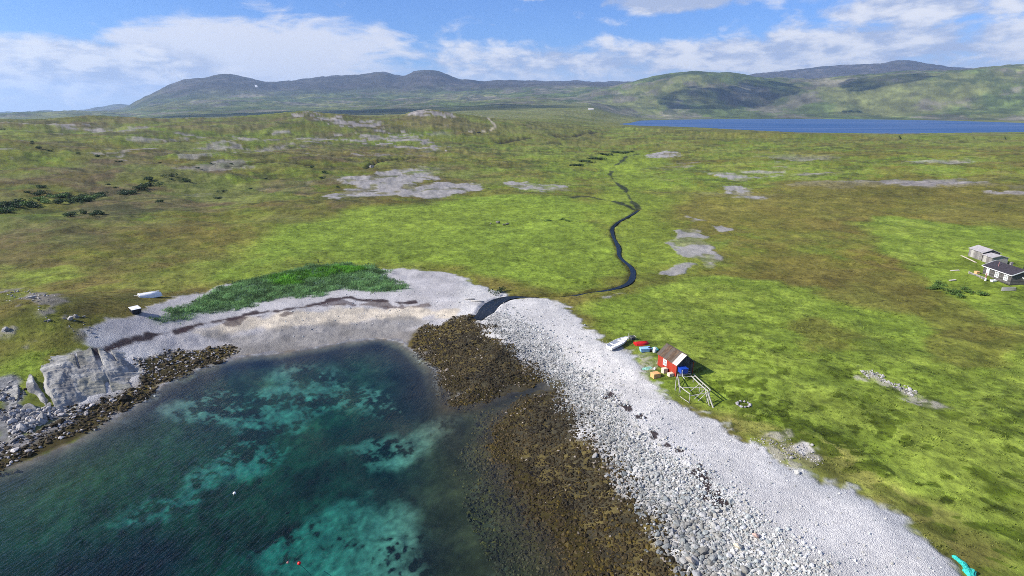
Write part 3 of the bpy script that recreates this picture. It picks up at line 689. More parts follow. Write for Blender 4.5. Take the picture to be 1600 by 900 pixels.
    kr = rsh * sstep(3.5, 2.0, d + wob * .5) * sstep(-4, -1, d) * sstep(100, 94, y)
    col = blend(col, p['kelp'] * (.6 + .9 * n2)[:, None], kr * .95); st = st * (1 - .7 * kr)
    wl = ldist(AREA['wrack'], x, y, 20) + (fbm(x, y, 2.0, 3, 86) - .5) * 1.5
    col = blend(col, p['wrack'], sstep(.85, .2, wl) * .95)
    wl = ldist(AREA['wrack'], x + .6, y + 2.2, 20) + (fbm(x, y, 3.0, 3, 87) - .5) * 3.5
    col = blend(col, p['wrack'] * 1.6, sstep(.4, .05, wl) * .7)
    wl = ldist(AREA['wrackfine'], x, y, 20) + (fbm(x, y, 3.0, 3, 88) - .5) * 3
    col = blend(col, C3(.07, .045, .035), sstep(.8, .1, wl) * .7)
    wl = ldist(AREA['wrackright'], x, y, 20) + (fbm(x, y, 1.3, 3, 89) - .42) * 3.0
    col = blend(col, p['wrack'] * .8, sstep(.45, .2, wl) * .95)
    ls = (1 - rsh) * (1 - bch) * sstep(7.5, 5.5, d + wob * .5) * sstep(-.5, .3, d)
    col = blend(col, blend(C3(.17, .16, .155) * (.5 + .9 * n3)[:, None], p['kelp'] * (.6 + .9 * n2)[:, None], sstep(4.5, 2.5, d + wob * .4)), ls)
    put('lyme', p['lush'], .85, 1.6, 1.2, 3, 90)
    # sea bed -----------------------------------------------------------
    sea = sstep(.35, -.5, d + (n3 - .5) * .8)
    bed = p['deepkelp'] * (.45 + 1.2 * n2)[:, None]
    bed = blend(bed, C3(.048, .056, .026) * (.3 + 1.2 * n2)[:, None], sstep(-8, -32, x) * sstep(.36, .66, .5 * n1 + .5 * na) * sstep(-2, -9, d) * .75)
    bed = blend(bed, C3(.042, .048, .018), sdist(AREA['greena'], x, y, 60) / 14 + .5)
    sandc = C3(.165, .165, .13) * (.25 + .5 * n2 + .8 * n3)[:, None]
    tex = .34 * n2 + .28 * n3 + .18 * n1 + .20 * fbm(x, y, .45, 2, 103)
    for nm, lo, k_ in (('sanda', .30, .80), ('sandb', .36, .95), ('sandc', .43, .90), ('sandd', .45, .80), ('sande', .42, .8), ('sandf', .42, .85), ('sandg', .50, .65)):
        s_ = sdist(AREA[nm], x, y, 60) + (fbm(x, y, 5, 5, 91, .6) - .5) * (5 if nm != 'sandb' else 2.4)
        a = sstep(-1.6, 1.4, s_) * sstep(lo, lo + .11, tex); bed = blend(bed, sandc, a * k_)
    a = sstep(-13, 1, sdist(AREA['kelpb'], x, y, 60) + (n1 - .5) * 8); bed = blend(bed, C3(.034, .030, .011) * (.5 + 1. * n2)[:, None], a * .9)
    a = sstep(-3, 1, sdist(AREA['kelpa'], x, y, 60) + (n1 - .5) * 3); bed = blend(bed, C3(.050, .035, .014) * (.5 + 1. * n2)[:, None], a * .9)
    rim = sstep(-2.6, -.2, d) * sstep(-12, -16, x); bed = blend(bed, C3(.15, .12, .085) * (.7 + .5 * n2)[:, None], rim * .8)
    kk = np.maximum(np.maximum(area('kelpa', .8, 1.8, 3.2, 85), area('kelpb', .8, 1.8, 3.2, 85)), area('kelpc', .8, 1.8, 3.2, 85))
    col = blend(col, bed, sea * (1 - kk * sstep(-3, -.5, d)))
    st = st * (1 - sea)
    # hills --------------------------------------------------------------
    hl = sstep(2300, 3700, r)
    hn = fbm(x, y, 520, 6, 95, .6); hm = fbm(x, y, 120, 5, 96, .6)
    hc = C3(.062, .085, .022) * (.6 + .8 * hm)[:, None]
    hc = blend(hc, C3(.125, .130, .042), sstep(.42, .62, hn) * .75)
    hc = blend(hc, C3(.120, .105, .085) * (.7 + .6 * hm)[:, None], sstep(.52, .70, fbm(x, y, 260, 6, 97, .62)) * .75)
    mt = sstep(5300, 6300, r); up = sstep(90, 330, z)
    hc = blend(hc, C3(.056, .047, .046) * (.5 + .9 * hm)[:, None], mt * (.35 + .55 * up))
    hc = hc * np.exp((fbm(x, y, 70, 4, 98, .65) - .5) * 1.2 + (fbm(x, y, 300, 4, 101, .6) - .5) * .5)[:, None] * (1 - .25 * mt)[:, None]
    hc = blend(hc, C3(.026, .042, .014), sstep(.58, .70, fbm(x, y * .7, 90, 5, 99, .62)) * .6 * (1 - mt))
    col = blend(col, hc, hl * .95)
    sn = np.exp(-(((t + .425) / .0022) ** 2 + ((z - 300) / 13.0) ** 2)) * sstep(5600, 5800, r) * sstep(7200, 7000, r)
    col = blend(col, C3(.8, .8, .8), sstep(.35, .6, sn))
    veg = (1 - st) * (1 - sea) * sstep(12, 16, d)
    k_ = np.exp(((n2 - .5) * .36 + (fbm(x, y, 9, 4, 59) - .5) * .16 + (n3 - .5) * .35 * sstep(260, 120, r)) * veg * (1 - hl))
    col = col * k_[:, None]
    return np.clip(col, .004, .9), st, veg

def ground_rows():
    rs = [3., 10., 18., 24.]; r_ = 28.0
    while r_ < 15500:
        rs.append(r_)
        st_ = (r_ * r_ + 1600) / 40 * 0.00176 * .72
        cap = 26 if r_ < 5600 else 22 if r_ < 7600 else 40
        r_ += min(st_, cap)
    return np.array(rs)

rs = ground_rows()
aa = np.radians(np.concatenate([np.arange(-150, -46, 2.0), np.arange(-46, -43.2, .2), np.arange(-43.2, 43.2, 0.088), np.arange(43.2, 46, .2), np.arange(46, 151, 2.0)]))
AA, RR = np.meshgrid(aa, rs)
gx = (np.sin(AA) * RR).ravel(); gy = (np.cos(AA) * RR).ravel()
gz, gd, gbd = height(gx, gy, True)
gc, gst, gveg = cover(gx, gy, gz, gd, gbd)
nr_, nc_ = len(rs), len(aa)
idx = np.arange(nr_ * nc_).reshape(nr_, nc_)
quads = np.stack([idx[:-1, :-1], idx[:-1, 1:], idx[1:, 1:], idx[1:, :-1]], -1)
print('ground', nr_, nc_)

gm_, gg, go = new_mat('turf_stone_and_shore')
a_c = gg.n('ShaderNodeAttribute', attribute_name='Col').outputs['Color']
a_s = gg.n('ShaderNodeAttribute', attribute_name='stone').outputs['Fac']
a_v = gg.n('ShaderNodeAttribute', attribute_name='veg').outputs['Fac']
t_ = gg.n('ShaderNodeTexCoord').outputs['Object']
f1 = gg.noise(t_, 1.1, 6, 0.7); f2 = gg.noise(t_, 0.09, 6, 0.65)
vo = gg.n('ShaderNodeTexVoronoi'); gg.put(vo.inputs['Vector'], t_); vo.inputs['Scale'].default_value = 9.5
vc = gg.n('ShaderNodeSeparateColor'); gg.put(vc.inputs[0], vo.outputs['Color'])
f3 = gg.noise(t_, .30, 9, 0.72); f4 = gg.noise(t_, .014, 10, 0.68); f5 = gg.noise(t_, .85, 3, .55); f6 = gg.noise(t_, .16, 5, .6)
vv = gg.m('MULTIPLY', gg.m('MULTIPLY', gg.mr(f1, .28, .72, .62, 1.38, False), gg.mr(f3, .32, .68, .66, 1.34, False)), gg.m('MULTIPLY', gg.mr(f2, .32, .68, .88, 1.12, False), gg.mr(f4, .32, .68, .78, 1.22, False)))
tus = gg.m('MULTIPLY', gg.m('MULTIPLY', gg.mr(f5, .56, .62), gg.mr(f6, .44, .60)), a_v)                      # dark tussocks and hollows
vv = gg.m('MULTIPLY', vv, gg.m('SUBTRACT', 1.0, gg.m('MULTIPLY', tus, .42)))
sv = gg.m('ADD', gg.mr(vc.outputs[0], 0, 1, .80, 1.18, False), gg.mr(f1, .3, .7, -.12, .12, False))
fac = gg.m('ADD', gg.m('MULTIPLY', vv, gg.m('SUBTRACT', 1.0, a_s)), gg.m('MULTIPLY', sv, a_s))
cc = gg.mix(1.0, a_c, gg.xyz(fac, fac, gg.m('ADD', gg.m('MULTIPLY', fac, .9), .1)), 'MULTIPLY')
pb = gg.n('ShaderNodeBsdfPrincipled'); gg.put(pb.inputs['Base Color'], cc); pb.inputs['Roughness'].default_value = .9; pb.inputs['Specular IOR Level'].default_value = .12
bh = gg.m('ADD', gg.m('MULTIPLY', f1, gg.m('MULTIPLY_ADD', a_v, .9, .25)), gg.m('MULTIPLY', gg.m('MULTIPLY', vo.outputs['Distance'], a_s), -.3))
b1 = gg.n('ShaderNodeBump'); b1.inputs['Strength'].default_value = .65; b1.inputs['Distance'].default_value = .35; gg.put(b1.inputs['Height'], bh)
gg.put(pb.inputs['Normal'], b1.outputs[0]); gg.t.links.new(pb.outputs[0], go.inputs[0])

kf = int(np.searchsorted(rs, 4000))
for nm, ra, rb in (('ground', 0, kf), ('hills', kf, nr_ - 1)):
    ids = idx[ra:rb + 1].ravel(); lo = ids[0]
    q = (quads[ra:rb] - lo).reshape(-1, 4)
    me = np_mesh(nm, np.stack([gx[ids], gy[ids], gz[ids]], 1), q[:, ::-1], True)
    attr_col(me, 'Col', gc[ids]); attr_f(me, 'stone', gst[ids]); attr_f(me, 'veg', gveg[ids])
    tag(link(nm, me, gm_), kind='structure')

# ------------------------------------------------------------------ water
def water_mat(name, k=(.34, .068, .072), ripple=1.0, base=None, angle=-.26, rough=.04, ior=1.33, fac=None):
    """clear water: sky mirrored at the surface, the bed seen through an absorbing depth"""
    m_, q, o = new_mat(name)
    tco = q.n('ShaderNodeTexCoord').outputs['Object']
    mp = q.n('ShaderNodeMapping', vector_type='TEXTURE'); q.put(mp.inputs[0], tco); mp.inputs[2].default_value = (0, 0, angle); mp.inputs[3].default_value = (.42, 2.2, 1)
    sp_ = q.n('ShaderNodeSeparateXYZ'); q.put(sp_.inputs[0], tco)
    w1 = q.noise(mp.outputs[0], 1.0, 3, .5, .35); w2 = q.noise(tco, .9, 3, .6); w3 = q.noise(tco, .045, 3, .5)
    h_ = q.m('ADD', q.m('MULTIPLY', w1, 1.0), q.m('MULTIPLY', w2, .45))
    b_ = q.n('ShaderNodeBump'); b_.inputs['Distance'].default_value = .26
    if base is None:
        rp = q.n('ShaderNodeAttribute', attribute_name='ripple').outputs['Fac']
        q.put(b_.inputs['Strength'], q.m('MULTIPLY', rp, ripple))
    else: b_.inputs['Strength'].default_value = ripple
    q.put(b_.inputs['Height'], h_)
    gl = q.n('ShaderNodeBsdfGlossy'); gl.inputs['Roughness'].default_value = rough; q.put(gl.inputs['Normal'], b_.outputs[0])
    fr = q.n('ShaderNodeFresnel'); fr.inputs[0].default_value = ior; q.put(fr.inputs['Normal'], b_.outputs[0])
    if base is None:
        dp = q.n('ShaderNodeAttribute', attribute_name='depth').outputs['Fac']
        ch = [q.m('EXPONENT', q.m('MULTIPLY', dp, -kk)) for kk in k]
        cmb = q.n('ShaderNodeCombineColor')
        for i in range(3): q.put(cmb.inputs[i], ch[i])
        un_ = q.n('ShaderNodeBsdfTransparent'); q.put(un_.inputs[0], cmb.outputs[0])
    else:
        un_ = q.n('ShaderNodeBsdfDiffuse'); un_.inputs[0].default_value = (*base, 1)
    bk = q.n('ShaderNodeNewGeometry').outputs['Backfacing']; frf = q.m('ADD', q.m('MULTIPLY', fr.outputs[0], q.m('SUBTRACT', 1.0, bk)), q.m('MULTIPLY', bk, .05))     # light coming up or down through the underside passes
    mx = q.n('ShaderNodeMixShader'); wind = q.mr(q.noise(q.xyz(q.m('MULTIPLY', sp_.outputs[0], .0022), q.m('MULTIPLY', sp_.outputs[1], .011), 0.0), 1.0, 5, .6), .3, .75, .5, 2.2) if fac else None
    q.put(mx.inputs[0], frf if fac is None else q.m('MULTIPLY', wind, fac)); q.t.links.new(un_.outputs[0], mx.inputs[1]); q.t.links.new(gl.outputs[0], mx.inputs[2])
    q.t.links.new(mx.outputs[0], o.inputs[0])
    return m_

wx = np.concatenate([np.arange(-420, -100, 8.0), np.arange(-100, 60, .8), np.arange(60, 300, 8.0)]); wy = np.concatenate([np.arange(-300, 0, 10.0), np.arange(0, 104, .8)])
WX, WY = np.meshgrid(wx, wy); fx, fy = WX.ravel(), WY.ravel()
fz, fd = h_smooth(fx, fy, True)
wi = np.arange(len(fx)).reshape(WX.shape)
wq = np.stack([wi[:-1, :-1], wi[:-1, 1:], wi[1:, 1:], wi[1:, :-1]], -1).reshape(-1, 4)
keep = (fd[wq] < 3.0).any(1)
wq = wq[keep]
used, inv = np.unique(wq, return_inverse=True)
me = np_mesh('sea', np.stack([fx[used], fy[used], np.zeros(len(used))], 1), inv.reshape(-1, 4), True)
attr_f(me, 'depth', np.maximum(-fz[used], 0) * 1.25)
rip = .06 + .94 * sstep(-2, -36, fx[used] + (fy[used] - 45) * 1.1) * sstep(0, -9, fd[used])
attr_f(me, 'ripple', rip)
tag(link('sea', me, water_mat('sea_water', ripple=.8)), kind='structure')

def flat_sheet(name, pts, z, mat_):
    bm = bmesh.new(); vs = [bm.verts.new((p[0], p[1], z)) for p in pts]
    f_ = bm.faces.new(vs); bmesh.ops.triangulate(bm, faces=[f_]); bmesh.ops.recalc_face_normals(bm, faces=bm.faces)
    me = bpy.data.meshes.new(name); bm.to_mesh(me); bm.free()
    if me.polygons[0].normal.z < 0: me.flip_normals()
    return link(name, me, mat_)
lake_m = water_mat('lake_water', ripple=1.0, base=(.020, .075, .20), rough=.4, fac=.16)  # diffuse blue stands in for the higher sky that waves would reflect
tag(flat_sheet('lake', LAKE, LAKE_Z, lake_m), kind='structure')

# the brook: a ribbon of dark water along its bed
def resample(P, step):
    P = np.asarray(P, float); out = []
    n = len(P)
    for i in range(n - 1):
        p0, p1, p2, p3 = P[max(i - 1, 0)], P[i], P[i + 1], P[min(i + 2, n - 1)]
        k = max(2, int(np.linalg.norm((p2 - p1)[:2]) / step))
        for s_ in np.arange(k) / k:
            out.append(.5 * ((2 * p1) + (-p0 + p2) * s_ + (2 * p0 - 5 * p1 + 4 * p2 - p3) * s_ ** 2 + (-p0 + 3 * p1 - 3 * p2 + p3) * s_ ** 3))
    out.append(P[-1]); return np.array(out)
ST = resample(np.column_stack([AREA['stream'], STREAM_W]), 1.2)
tn = np.gradient(ST[:, :2], axis=0); tn /= np.linalg.norm(tn, axis=1)[:, None] + 1e-9
nn = np.column_stack([-tn[:, 1], tn[:, 0]])
zc = np.minimum.accumulate(h_smooth(ST[:, 0], ST[:, 1]) - .18)
wv = (ST[:, 2] / 2 + .25) * (1 + (fbm(ST[:, 0], ST[:, 1], 5, 3, 99) - .5) * .5)
Lf = ST[:, :2] + nn * wv[:, None]; Rt = ST[:, :2] - nn * wv[:, None]
V = np.zeros((len(ST) * 2, 3)); V[0::2, :2] = Lf; V[1::2, :2] = Rt; V[0::2, 2] = zc; V[1::2, 2] = zc
F = np.array([[2 * i, 2 * i + 1, 2 * i + 3, 2 * i + 2] for i in range(len(ST) - 1)])
me = np_mesh('brook', V, F, True)
if me.polygons[0].normal.z < 0: me.flip_normals()
tag(link('brook', me, water_mat('brook_water', ripple=.3, base=(.006, .008, .010), fac=.09)), kind='structure')

# ------------------------------------------------------------------ loose stones
def ico(sub):
    bm = bmesh.new(); bmesh.ops.create_icosphere(bm, subdivisions=sub, radius=1.0)
    V = np.array([v.co[:] for v in bm.verts]); F = np.array([[v.index for v in f.verts] for f in bm.faces]); bm.free()
    return V, F

def rock_shapes(n, sub, rough, seed, cuts=7):
    """angular stones: a ball cut by random planes, slightly lumpy"""
    V, F = ico(sub); out = []; q = np.random.default_rng(seed)
    for i in range(n):
        P = V.copy()
        for k in range(cuts):
            nv = q.normal(size=3); nv /= np.linalg.norm(nv); dd = q.uniform(.55, .85)
            pr_ = P @ nv; over_ = np.maximum(pr_ - dd, 0); P -= nv * over_[:, None] * .95
        P += q.normal(size=P.shape) * rough
        P *= q.uniform([.75, .75, .55], [1.15, 1.15, .9])
        out.append(P)
    return out, F

def rocks_mesh(name, X, Y, size, colr, shapes, F, sink=.3, flat=1.0, seed=1):
    q = np.random.default_rng(seed); n = len(X)
    Z = height(X, Y)
    nv = len(shapes[0]); VV = np.zeros((n, nv, 3), np.float32)
    ang = q.uniform(0, 6.283, n); pick = q.integers(0, len(shapes), n); S = np.stack(shapes)
    P = S[pick] * size[:, None, None]; P[:, :, 2] *= flat
    c, s_ = np.cos(ang)[:, None], np.sin(ang)[:, None]
    tx = q.normal(0, .25, n)[:, None]
    VV[:, :, 0] = P[:, :, 0] * c - P[:, :, 1] * s_ + X[:, None]
    VV[:, :, 1] = P[:, :, 0] * s_ + P[:, :, 1] * c + Y[:, None]
    VV[:, :, 2] = P[:, :, 2] + P[:, :, 0] * tx + (Z + size * flat * (.6 - sink))[:, None]
    FF = (F[None] + (np.arange(n) * nv)[:, None, None]).reshape(-1, 3)
    me = np_mesh(name, VV.reshape(-1, 3), FF, False)
    attr_col(me, 'Col', np.repeat(colr, nv, 0))
    return me

stone_m = attr_mat('stone', rough=.85, spec=.2, nscale=5.0, nvar=.28, bump=.5)
weed_m = attr_mat('wet_seaweed', rough=.6, spec=.18, nscale=6.0, nvar=.5, bump=.8)

def shore_points(n, x0, x1, y0, y1, fn, seed):
    q = np.random.default_rng(seed); X = q.uniform(x0, x1, n); Y = q.uniform(y0, y1, n)
    Zs, D = h_smooth(X, Y, True); k = q.uniform(0, 1, n) < fn(X, Y, D)
    return X[k], Y[k], D[k]

sh2, F2 = rock_shapes(14, 2, .03, 3); sh1, F1 = rock_shapes(14, 1, .09, 4, 7)
wobf = lambda X, Y: (fbm(X, Y, 5, 4, 80) - .5) * 4.0 + (fbm(X, Y, 1.2, 3, 81) - .5) * 2.2
inbeach = lambda X, Y: sdist(AREA['beach'], X, Y, 60)
# boulder belt on the right hand spit: the largest singly, the rest as one heap
kd = lambda X, Y: -np.maximum(sdist(AREA['kelpa'], X, Y, 60), sdist(AREA['kelpb'], X, Y, 60))       # metres above the weed
def belt(X, Y, D):
    w = sdist(AREA['belt'], X, Y, 60) + wobf(X, Y) * .45
    return np.clip((w + 1.6) / 3.2, 0, 1) * (D > .3)
BX, BY, BD = shore_points(120000, -10, 52, 18, 106, belt, 21)
BD = kd(BX, BY)
q = np.random.default_rng(5)
bs = np.interp(BD, [0, 4, 8, 12], [.135, .118, .076, .050]) * np.exp(q.normal(0, .38, len(BX))) * np.interp(BY, [40, 70, 100], [1.35, .80, .65])
def stone_cols(n, D, seed, light=1.0):
    q = np.random.default_rng(seed)
    base_ = np.array([[.30, .31, .30], [.44, .44, .44], [.38, .37, .34], [.23, .25, .25], [.36, .38, .37], [.50, .49, .47], [.28, .27, .24]])
    c_ = base_[q.integers(0, len(base_), n)] * q.uniform(.8, 1.2, (n, 1)) * light
    k = np.interp(D, [0, 4, 8], [.50, .80, 1.10])[:, None]
    return np.clip(c_ * k, .03, .75)
bc = stone_cols(len(BX), BD, 6)
# apparent size from the bay decides which ones are singled out
rank = np.argsort(-(bs / np.sqrt(BX ** 2 + BY ** 2 + 1500)) * ((BY > 36.5) & (BX < 40)))
solo = rank[:296]; rest = rank[296:]
for j, i in enumerate(solo):
    me = rocks_mesh('boulder', BX[i:i + 1] * 1.0, BY[i:i + 1], bs[i:i + 1], bc[i:i + 1], [sh2[i % 14]], F2, seed=int(i))
    c0 = np.array([BX[i], BY[i], float(height(BX[i:i + 1], BY[i:i + 1])[0])])
    n_ = len(me.vertices); co = np.zeros(n_ * 3, np.float32); me.vertices.foreach_get('co', co); co = co.reshape(-1, 3) - c0
    me.vertices.foreach_set('co', co.ravel().astype(np.float32)); me.update()
    o = link('boulder', me, stone_m); o.location = c0
    tag(o, 'grey angular boulder in the stony belt between seaweed and pale shingle', 'boulder', 'large boulders of the stony belt')
me = rocks_mesh('boulder_belt', BX[rest], BY[rest], bs[rest], bc[rest], sh1, F1, seed=8)
tag(link('boulder_belt', me, stone_m), 'heap of smaller grey stones filling the belt above the seaweed', 'stones', kind='stuff')

# a few stones that stand out by colour
for (sx, sy, ss, cc_, lb) in ((20.6, 42.6, .50, (.62, .54, .40), 'pale cream boulder, lightest among the grey stones'),
                              (22.6, 43.6, .40, (.48, .33, .27), 'pinkish boulder just behind the cream one'),
                              (16.2, 41.8, .58, (.36, .32, .27), 'rounded tan boulder low in the stony belt')):
    me = rocks_mesh('boulder', np.array([0.0]) + sx, np.array([sy]), np.array([ss]), np.array([cc_]), [sh2[3]], F2, sink=.1, seed=3)
    tag(link('boulder', me, stone_m), lb, 'boulder')

# cobbles scattered over the shingle
def cob(X, Y, D):
    e = np.where(X > -12, kd(X, Y), D); b_ = -sdist(AREA['belt'], X, Y, 60)
    return np.clip((e - 3) / 4, 0, 1) * (D > 2.5) * (inbeach(X, Y) > .6) * np.interp(b_, [-3, 2, 6, 20], [1, .8, .22, .14])
CX, CY, CD = shore_points(36000, -45, 62, 20, 122, cob, 22)
cs = np.exp(np.random.default_rng(9).normal(-2.45, .38, len(CX))) * np.where(sdist(AREA['belt'], CX, CY, 60) > -2, 1.5, 1.0)
me = rocks_mesh('shingle', CX, CY, cs, stone_cols(len(CX), CD * 0 + 9, 10, 1.0), sh1, F1, seed=12)
tag(link('shingle', me, stone_m), 'loose pale cobbles lying over the grey shingle bank', 'shingle', kind='stuff')

# stones under brown weed on the two drained flats, and along the left shore
def inarea(nm, soft): return lambda X, Y: np.clip((sdist(AREA[nm], X, Y, 60) + (fbm(X, Y, 3.2, 4, 85) - .5) * 3.6 + soft) / max(soft, .4), 0, 1)
ka, kb, kc_, sc_ = inarea('kelpa', .8), inarea('kelpb', 2.0), inarea('kelpc', .6), inarea('scree', .6)
KX, KY, KD = shore_points(60000, -18, 26, 26, 112, lambda X, Y, D: np.maximum(ka(X, Y), kb(X, Y)) * (D > -3), 23)
qk = np.random.default_rng(31); kn = fbm(KX, KY, 2.6, 3, 33)
kcol = np.array([.030, .021, .007]) * (.45 + 1.1 * kn)[:, None] * qk.uniform(.6, 1.5, (len(KX), 1))
gold = (qk.uniform(0, 1, len(KX)) < .26 * sstep(.35, .65, fbm(KX, KY, 6, 3, 34))); kcol[gold] = np.array([.072, .050, .007]) * qk.uniform(.6, 1.2, (gold.sum(), 1))
bare = (qk.uniform(0, 1, len(KX)) < np.interp(-kd(KX, KY), [0, 3], [.22, .010])) & (KD > .2); kcol[bare] = np.array([.26, .22, .18]) * qk.uniform(.5, 1.2, (bare.sum(), 1))
ks = np.exp(qk.normal(-1.75, .36, len(KX))) * np.where(bare, .75, 1)
me = rocks_mesh('weed_covered_stones', KX, KY, ks, kcol, sh1, F1, sink=.75, flat=.8, seed=13)
tag(link('weed_covered_stones', me, weed_m), 'brown seaweed covered stones on the drained flats beside the shingle', 'seaweed', kind='stuff')
LX, LY, LD = shore_points(30000, -85, -22, 46, 98, lambda X, Y, D: np.maximum(kc_(X, Y), sc_(X, Y)) * (D > -1), 24)
ql = np.random.default_rng(35); lc = np.where((ql.uniform(0, 1, len(LX)) < np.interp(LD, [0, 3, 8], [.06, .22, .8]))[:, None], np.array([.30, .28, .27]), np.array([.045, .033, .016])) * ql.uniform(.45, 1.4, (len(LX), 1))
me = rocks_mesh('shore_rubble', LX, LY, np.exp(ql.normal(-1.75, .42, len(LX))), lc, sh1, F1, sink=.4, flat=.75, seed=14)
tag(link('shore_rubble', me, stone_m), 'dark weedy rubble along the left shore below the pale outcrop', 'rubble', kind='stuff')

# rubble on turf and moor
rb = []
for nm, n_, s_ in (('rubble', 260, .10), ('ash', 160, .06), ('headrock', 260, .14), ('headrocklow', 60, .2), ('scree', 900, .17)):
    P = np.array(AREA[nm]); lo, hi = P.min(0), P.max(0); f_ = inarea(nm, .5)
    X, Y, D = shore_points(n_ * 4, lo[0], hi[0], lo[1], hi[1], lambda X, Y, D: f_(X, Y) * (fbm(X, Y, 3, 3, 36) > .42), n_)
    rb.append((X, Y, np.full(len(X), s_)))
X = np.concatenate([r[0] for r in rb]); Y = np.concatenate([r[1] for r in rb]); S_ = np.concatenate([r[2] for r in rb]) * np.exp(np.random.default_rng(2).normal(0, .5, len(X)))
me = rocks_mesh('field_stones', X, Y, S_, np.array([.30, .285, .27]) * np.random.default_rng(3).uniform(.5, 1.5, (len(X), 1)), sh1, F1, seed=15)
tag(link('field_stones', me, stone_m), 'small grey stones strewn over the turf', 'stones', kind='stuff')

# ------------------------------------------------------------------ pale rock outcrop on the left shore
def outcrop(nm, label, dx, hmax, col, seed, grp=None):
    P = np.array(AREA[nm]); c0 = P.mean(0); P = (P - c0) * 1.06 + c0; lo, hi = P.min(0) - 1, P.max(0) + 1
    xs = np.arange(lo[0], hi[0], dx); ys = np.arange(lo[1], hi[1], dx); X, Y = np.meshgrid(xs, ys); x, y = X.ravel(), Y.ravel()
    s_ = sdist(P, x, y, 30) + (fbm(x, y, 3.0, 4, seed) - .5) * 2.4
    zb, d = h_smooth(x, y, True); zb = np.minimum(zb, height(x, y))
    # slabs dipping to the sea, split by clefts running down the slope
    ca, sa = math.cos(.68), math.sin(.68); u = x * ca + y * sa; v = -x * sa + y * ca
    cl = np.abs(fbm(u, v * .16, 3.0, 2, seed + 1) - .5); cleft = sstep(.07, .03, cl) * sstep(.30, .42, fbm(x, y, 7, 2, seed + 2))
    slab = fbm(u, v * .35, 3.0, 5, seed + 3, .6); led = np.floor(slab * 7) / 7 * .5 + slab * .5
    h = hmax * sstep(-.6, 3.6, s_) * (.45 + .75 * led) * (.6 + .4 * sstep(0, 8, d)) - cleft * .95 + (fbm(u * .4, v, .7, 3, seed + 4) - .5) * .22
    z = np.where(s_ > -.6, zb + np.maximum(h, -.55), zb - .6)
    n2 = fbm(u * .6, v * 1.4, 1.6, 4, seed + 5); cc_ = np.array(col) * (.72 + .5 * n2)[:, None]
    cc_ = blend(cc_, C3(.20, .19, .13), sstep(.55, .75, fbm(x, y, 4, 4, seed + 6)) * .6)
    cc_ = blend(cc_, C3(.10, .095, .09), sstep(.62, .75, fbm(u, v * .3, 1.6, 4, seed + 7)) * .5)
    cc_ = blend(cc_, C3(.05, .036, .014), sstep(5.0, 3.0, d + (n2 - .5) * 3))
    ny, nx = X.shape; ii = np.arange(ny * nx).reshape(ny, nx); Q = np.stack([ii[:-1, :-1], ii[:-1, 1:], ii[1:, 1:], ii[1:, :-1]], -1).reshape(-1, 4)
    Q = Q[(s_[Q] > -1.2).any(1)]; used, inv = np.unique(Q, return_inverse=True)
    org = np.array([c0[0], c0[1], float(zb.mean())])
    me = np_mesh(nm, np.stack([x, y, z], 1)[used] - org, inv.reshape(-1, 4), False); attr_col(me, 'Col', cc_[used])
    o = link('rock_outcrop', me, stone_m); o.location = org
    return tag(o, label, 'rock', grp)
outcrop('outcrop', 'large pale grey cracked rock outcrop sloping down to the left shore', .14, .8, (.31, .30, .275), 120)

# ------------------------------------------------------------------ grasses
def blades(name, X, Y, hgt, wid, colr, n, seed, lean=.35, spread=.18):
    """n bent blades from every spot, each two triangles"""
    q = np.random.default_rng(seed); m = len(X) * n
    x = np.repeat(X, n) + q.normal(0, spread, m); y = np.repeat(Y, n) + q.normal(0, spread, m)
    z = np.repeat(height(X, Y), n) - .03; h = np.repeat(hgt, n) * q.uniform(.6, 1.15, m)
    a = q.uniform(0, 6.283, m); w = wid * q.uniform(.6, 1.3, m)
    lx = np.cos(a + 1.57) * h * lean * q.uniform(.2, 1.4, m) + h * .22; ly = np.sin(a + 1.57) * h * lean * q.uniform(.2, 1.4, m)
    V = np.zeros((m, 4, 3), np.float32)
    V[:, 0] = np.stack([x - np.cos(a) * w, y - np.sin(a) * w, z], 1); V[:, 1] = np.stack([x + np.cos(a) * w, y + np.sin(a) * w, z], 1)
    V[:, 2] = np.stack([x + lx * .35 + np.cos(a) * w * .8, y + ly * .35 + np.sin(a) * w * .8, z + h * .6], 1)
    V[:, 3] = np.stack([x + lx, y + ly, z + h], 1)
    b = (np.arange(m) * 4)[:, None]
    F = np.concatenate([b + np.array([[0, 1, 2]]), b + np.array([[0, 2, 3]])], 0)
    me = np_mesh(name, V.reshape(-1, 3), F, False)
    c_ = np.repeat(colr, n, 0) * np.repeat(q.uniform(.55, 1.5, (len(X), 1)), n, 0) * q.uniform(.75, 1.3, (m, 1)); attr_col(me, 'Col', np.repeat(np.clip(c_, 0, .6), 4, 0))
    return me
grass_m = attr_mat('grass_blades', rough=.7, spec=.25, translucent=.45)
P = np.array(AREA['lyme']); lo, hi = P.min(0) - 1, P.max(0) + 1
X, Y, D = shore_points(26000, lo[0], hi[0], lo[1], hi[1], lambda X, Y, D: sstep(-1.6, 1.8, sdist(AREA['lyme'], X, Y, 40) + (fbm(X, Y, 3, 4, 90) - .5) * 3.6) * (.4 + .6 * sstep(.35, .5, fbm(X, Y, 2.2, 3, 37))), 25)
lu = sstep(-1, 1, sdist(AREA['lymelush'], X, Y, 40) + (fbm(X, Y, 3, 3, 38) - .5) * 4); ln = fbm(X, Y, 2.2, 3, 39)
lcx = blend(np.tile(C3(.140, .245, .095), (len(X), 1)), C3(.115, .280, .032), lu) * (.35 + 1.15 * ln)[:, None]
me = blades('tall_beach_grass', X, Y, (.34 + .34 * ln) * (1 + .4 * lu), .045, lcx, 6, 41, spread=.22)
tag(link('tall_beach_grass', me, grass_m), 'bank of tall bluish green beach grass above the bay', 'grass', kind='stuff')

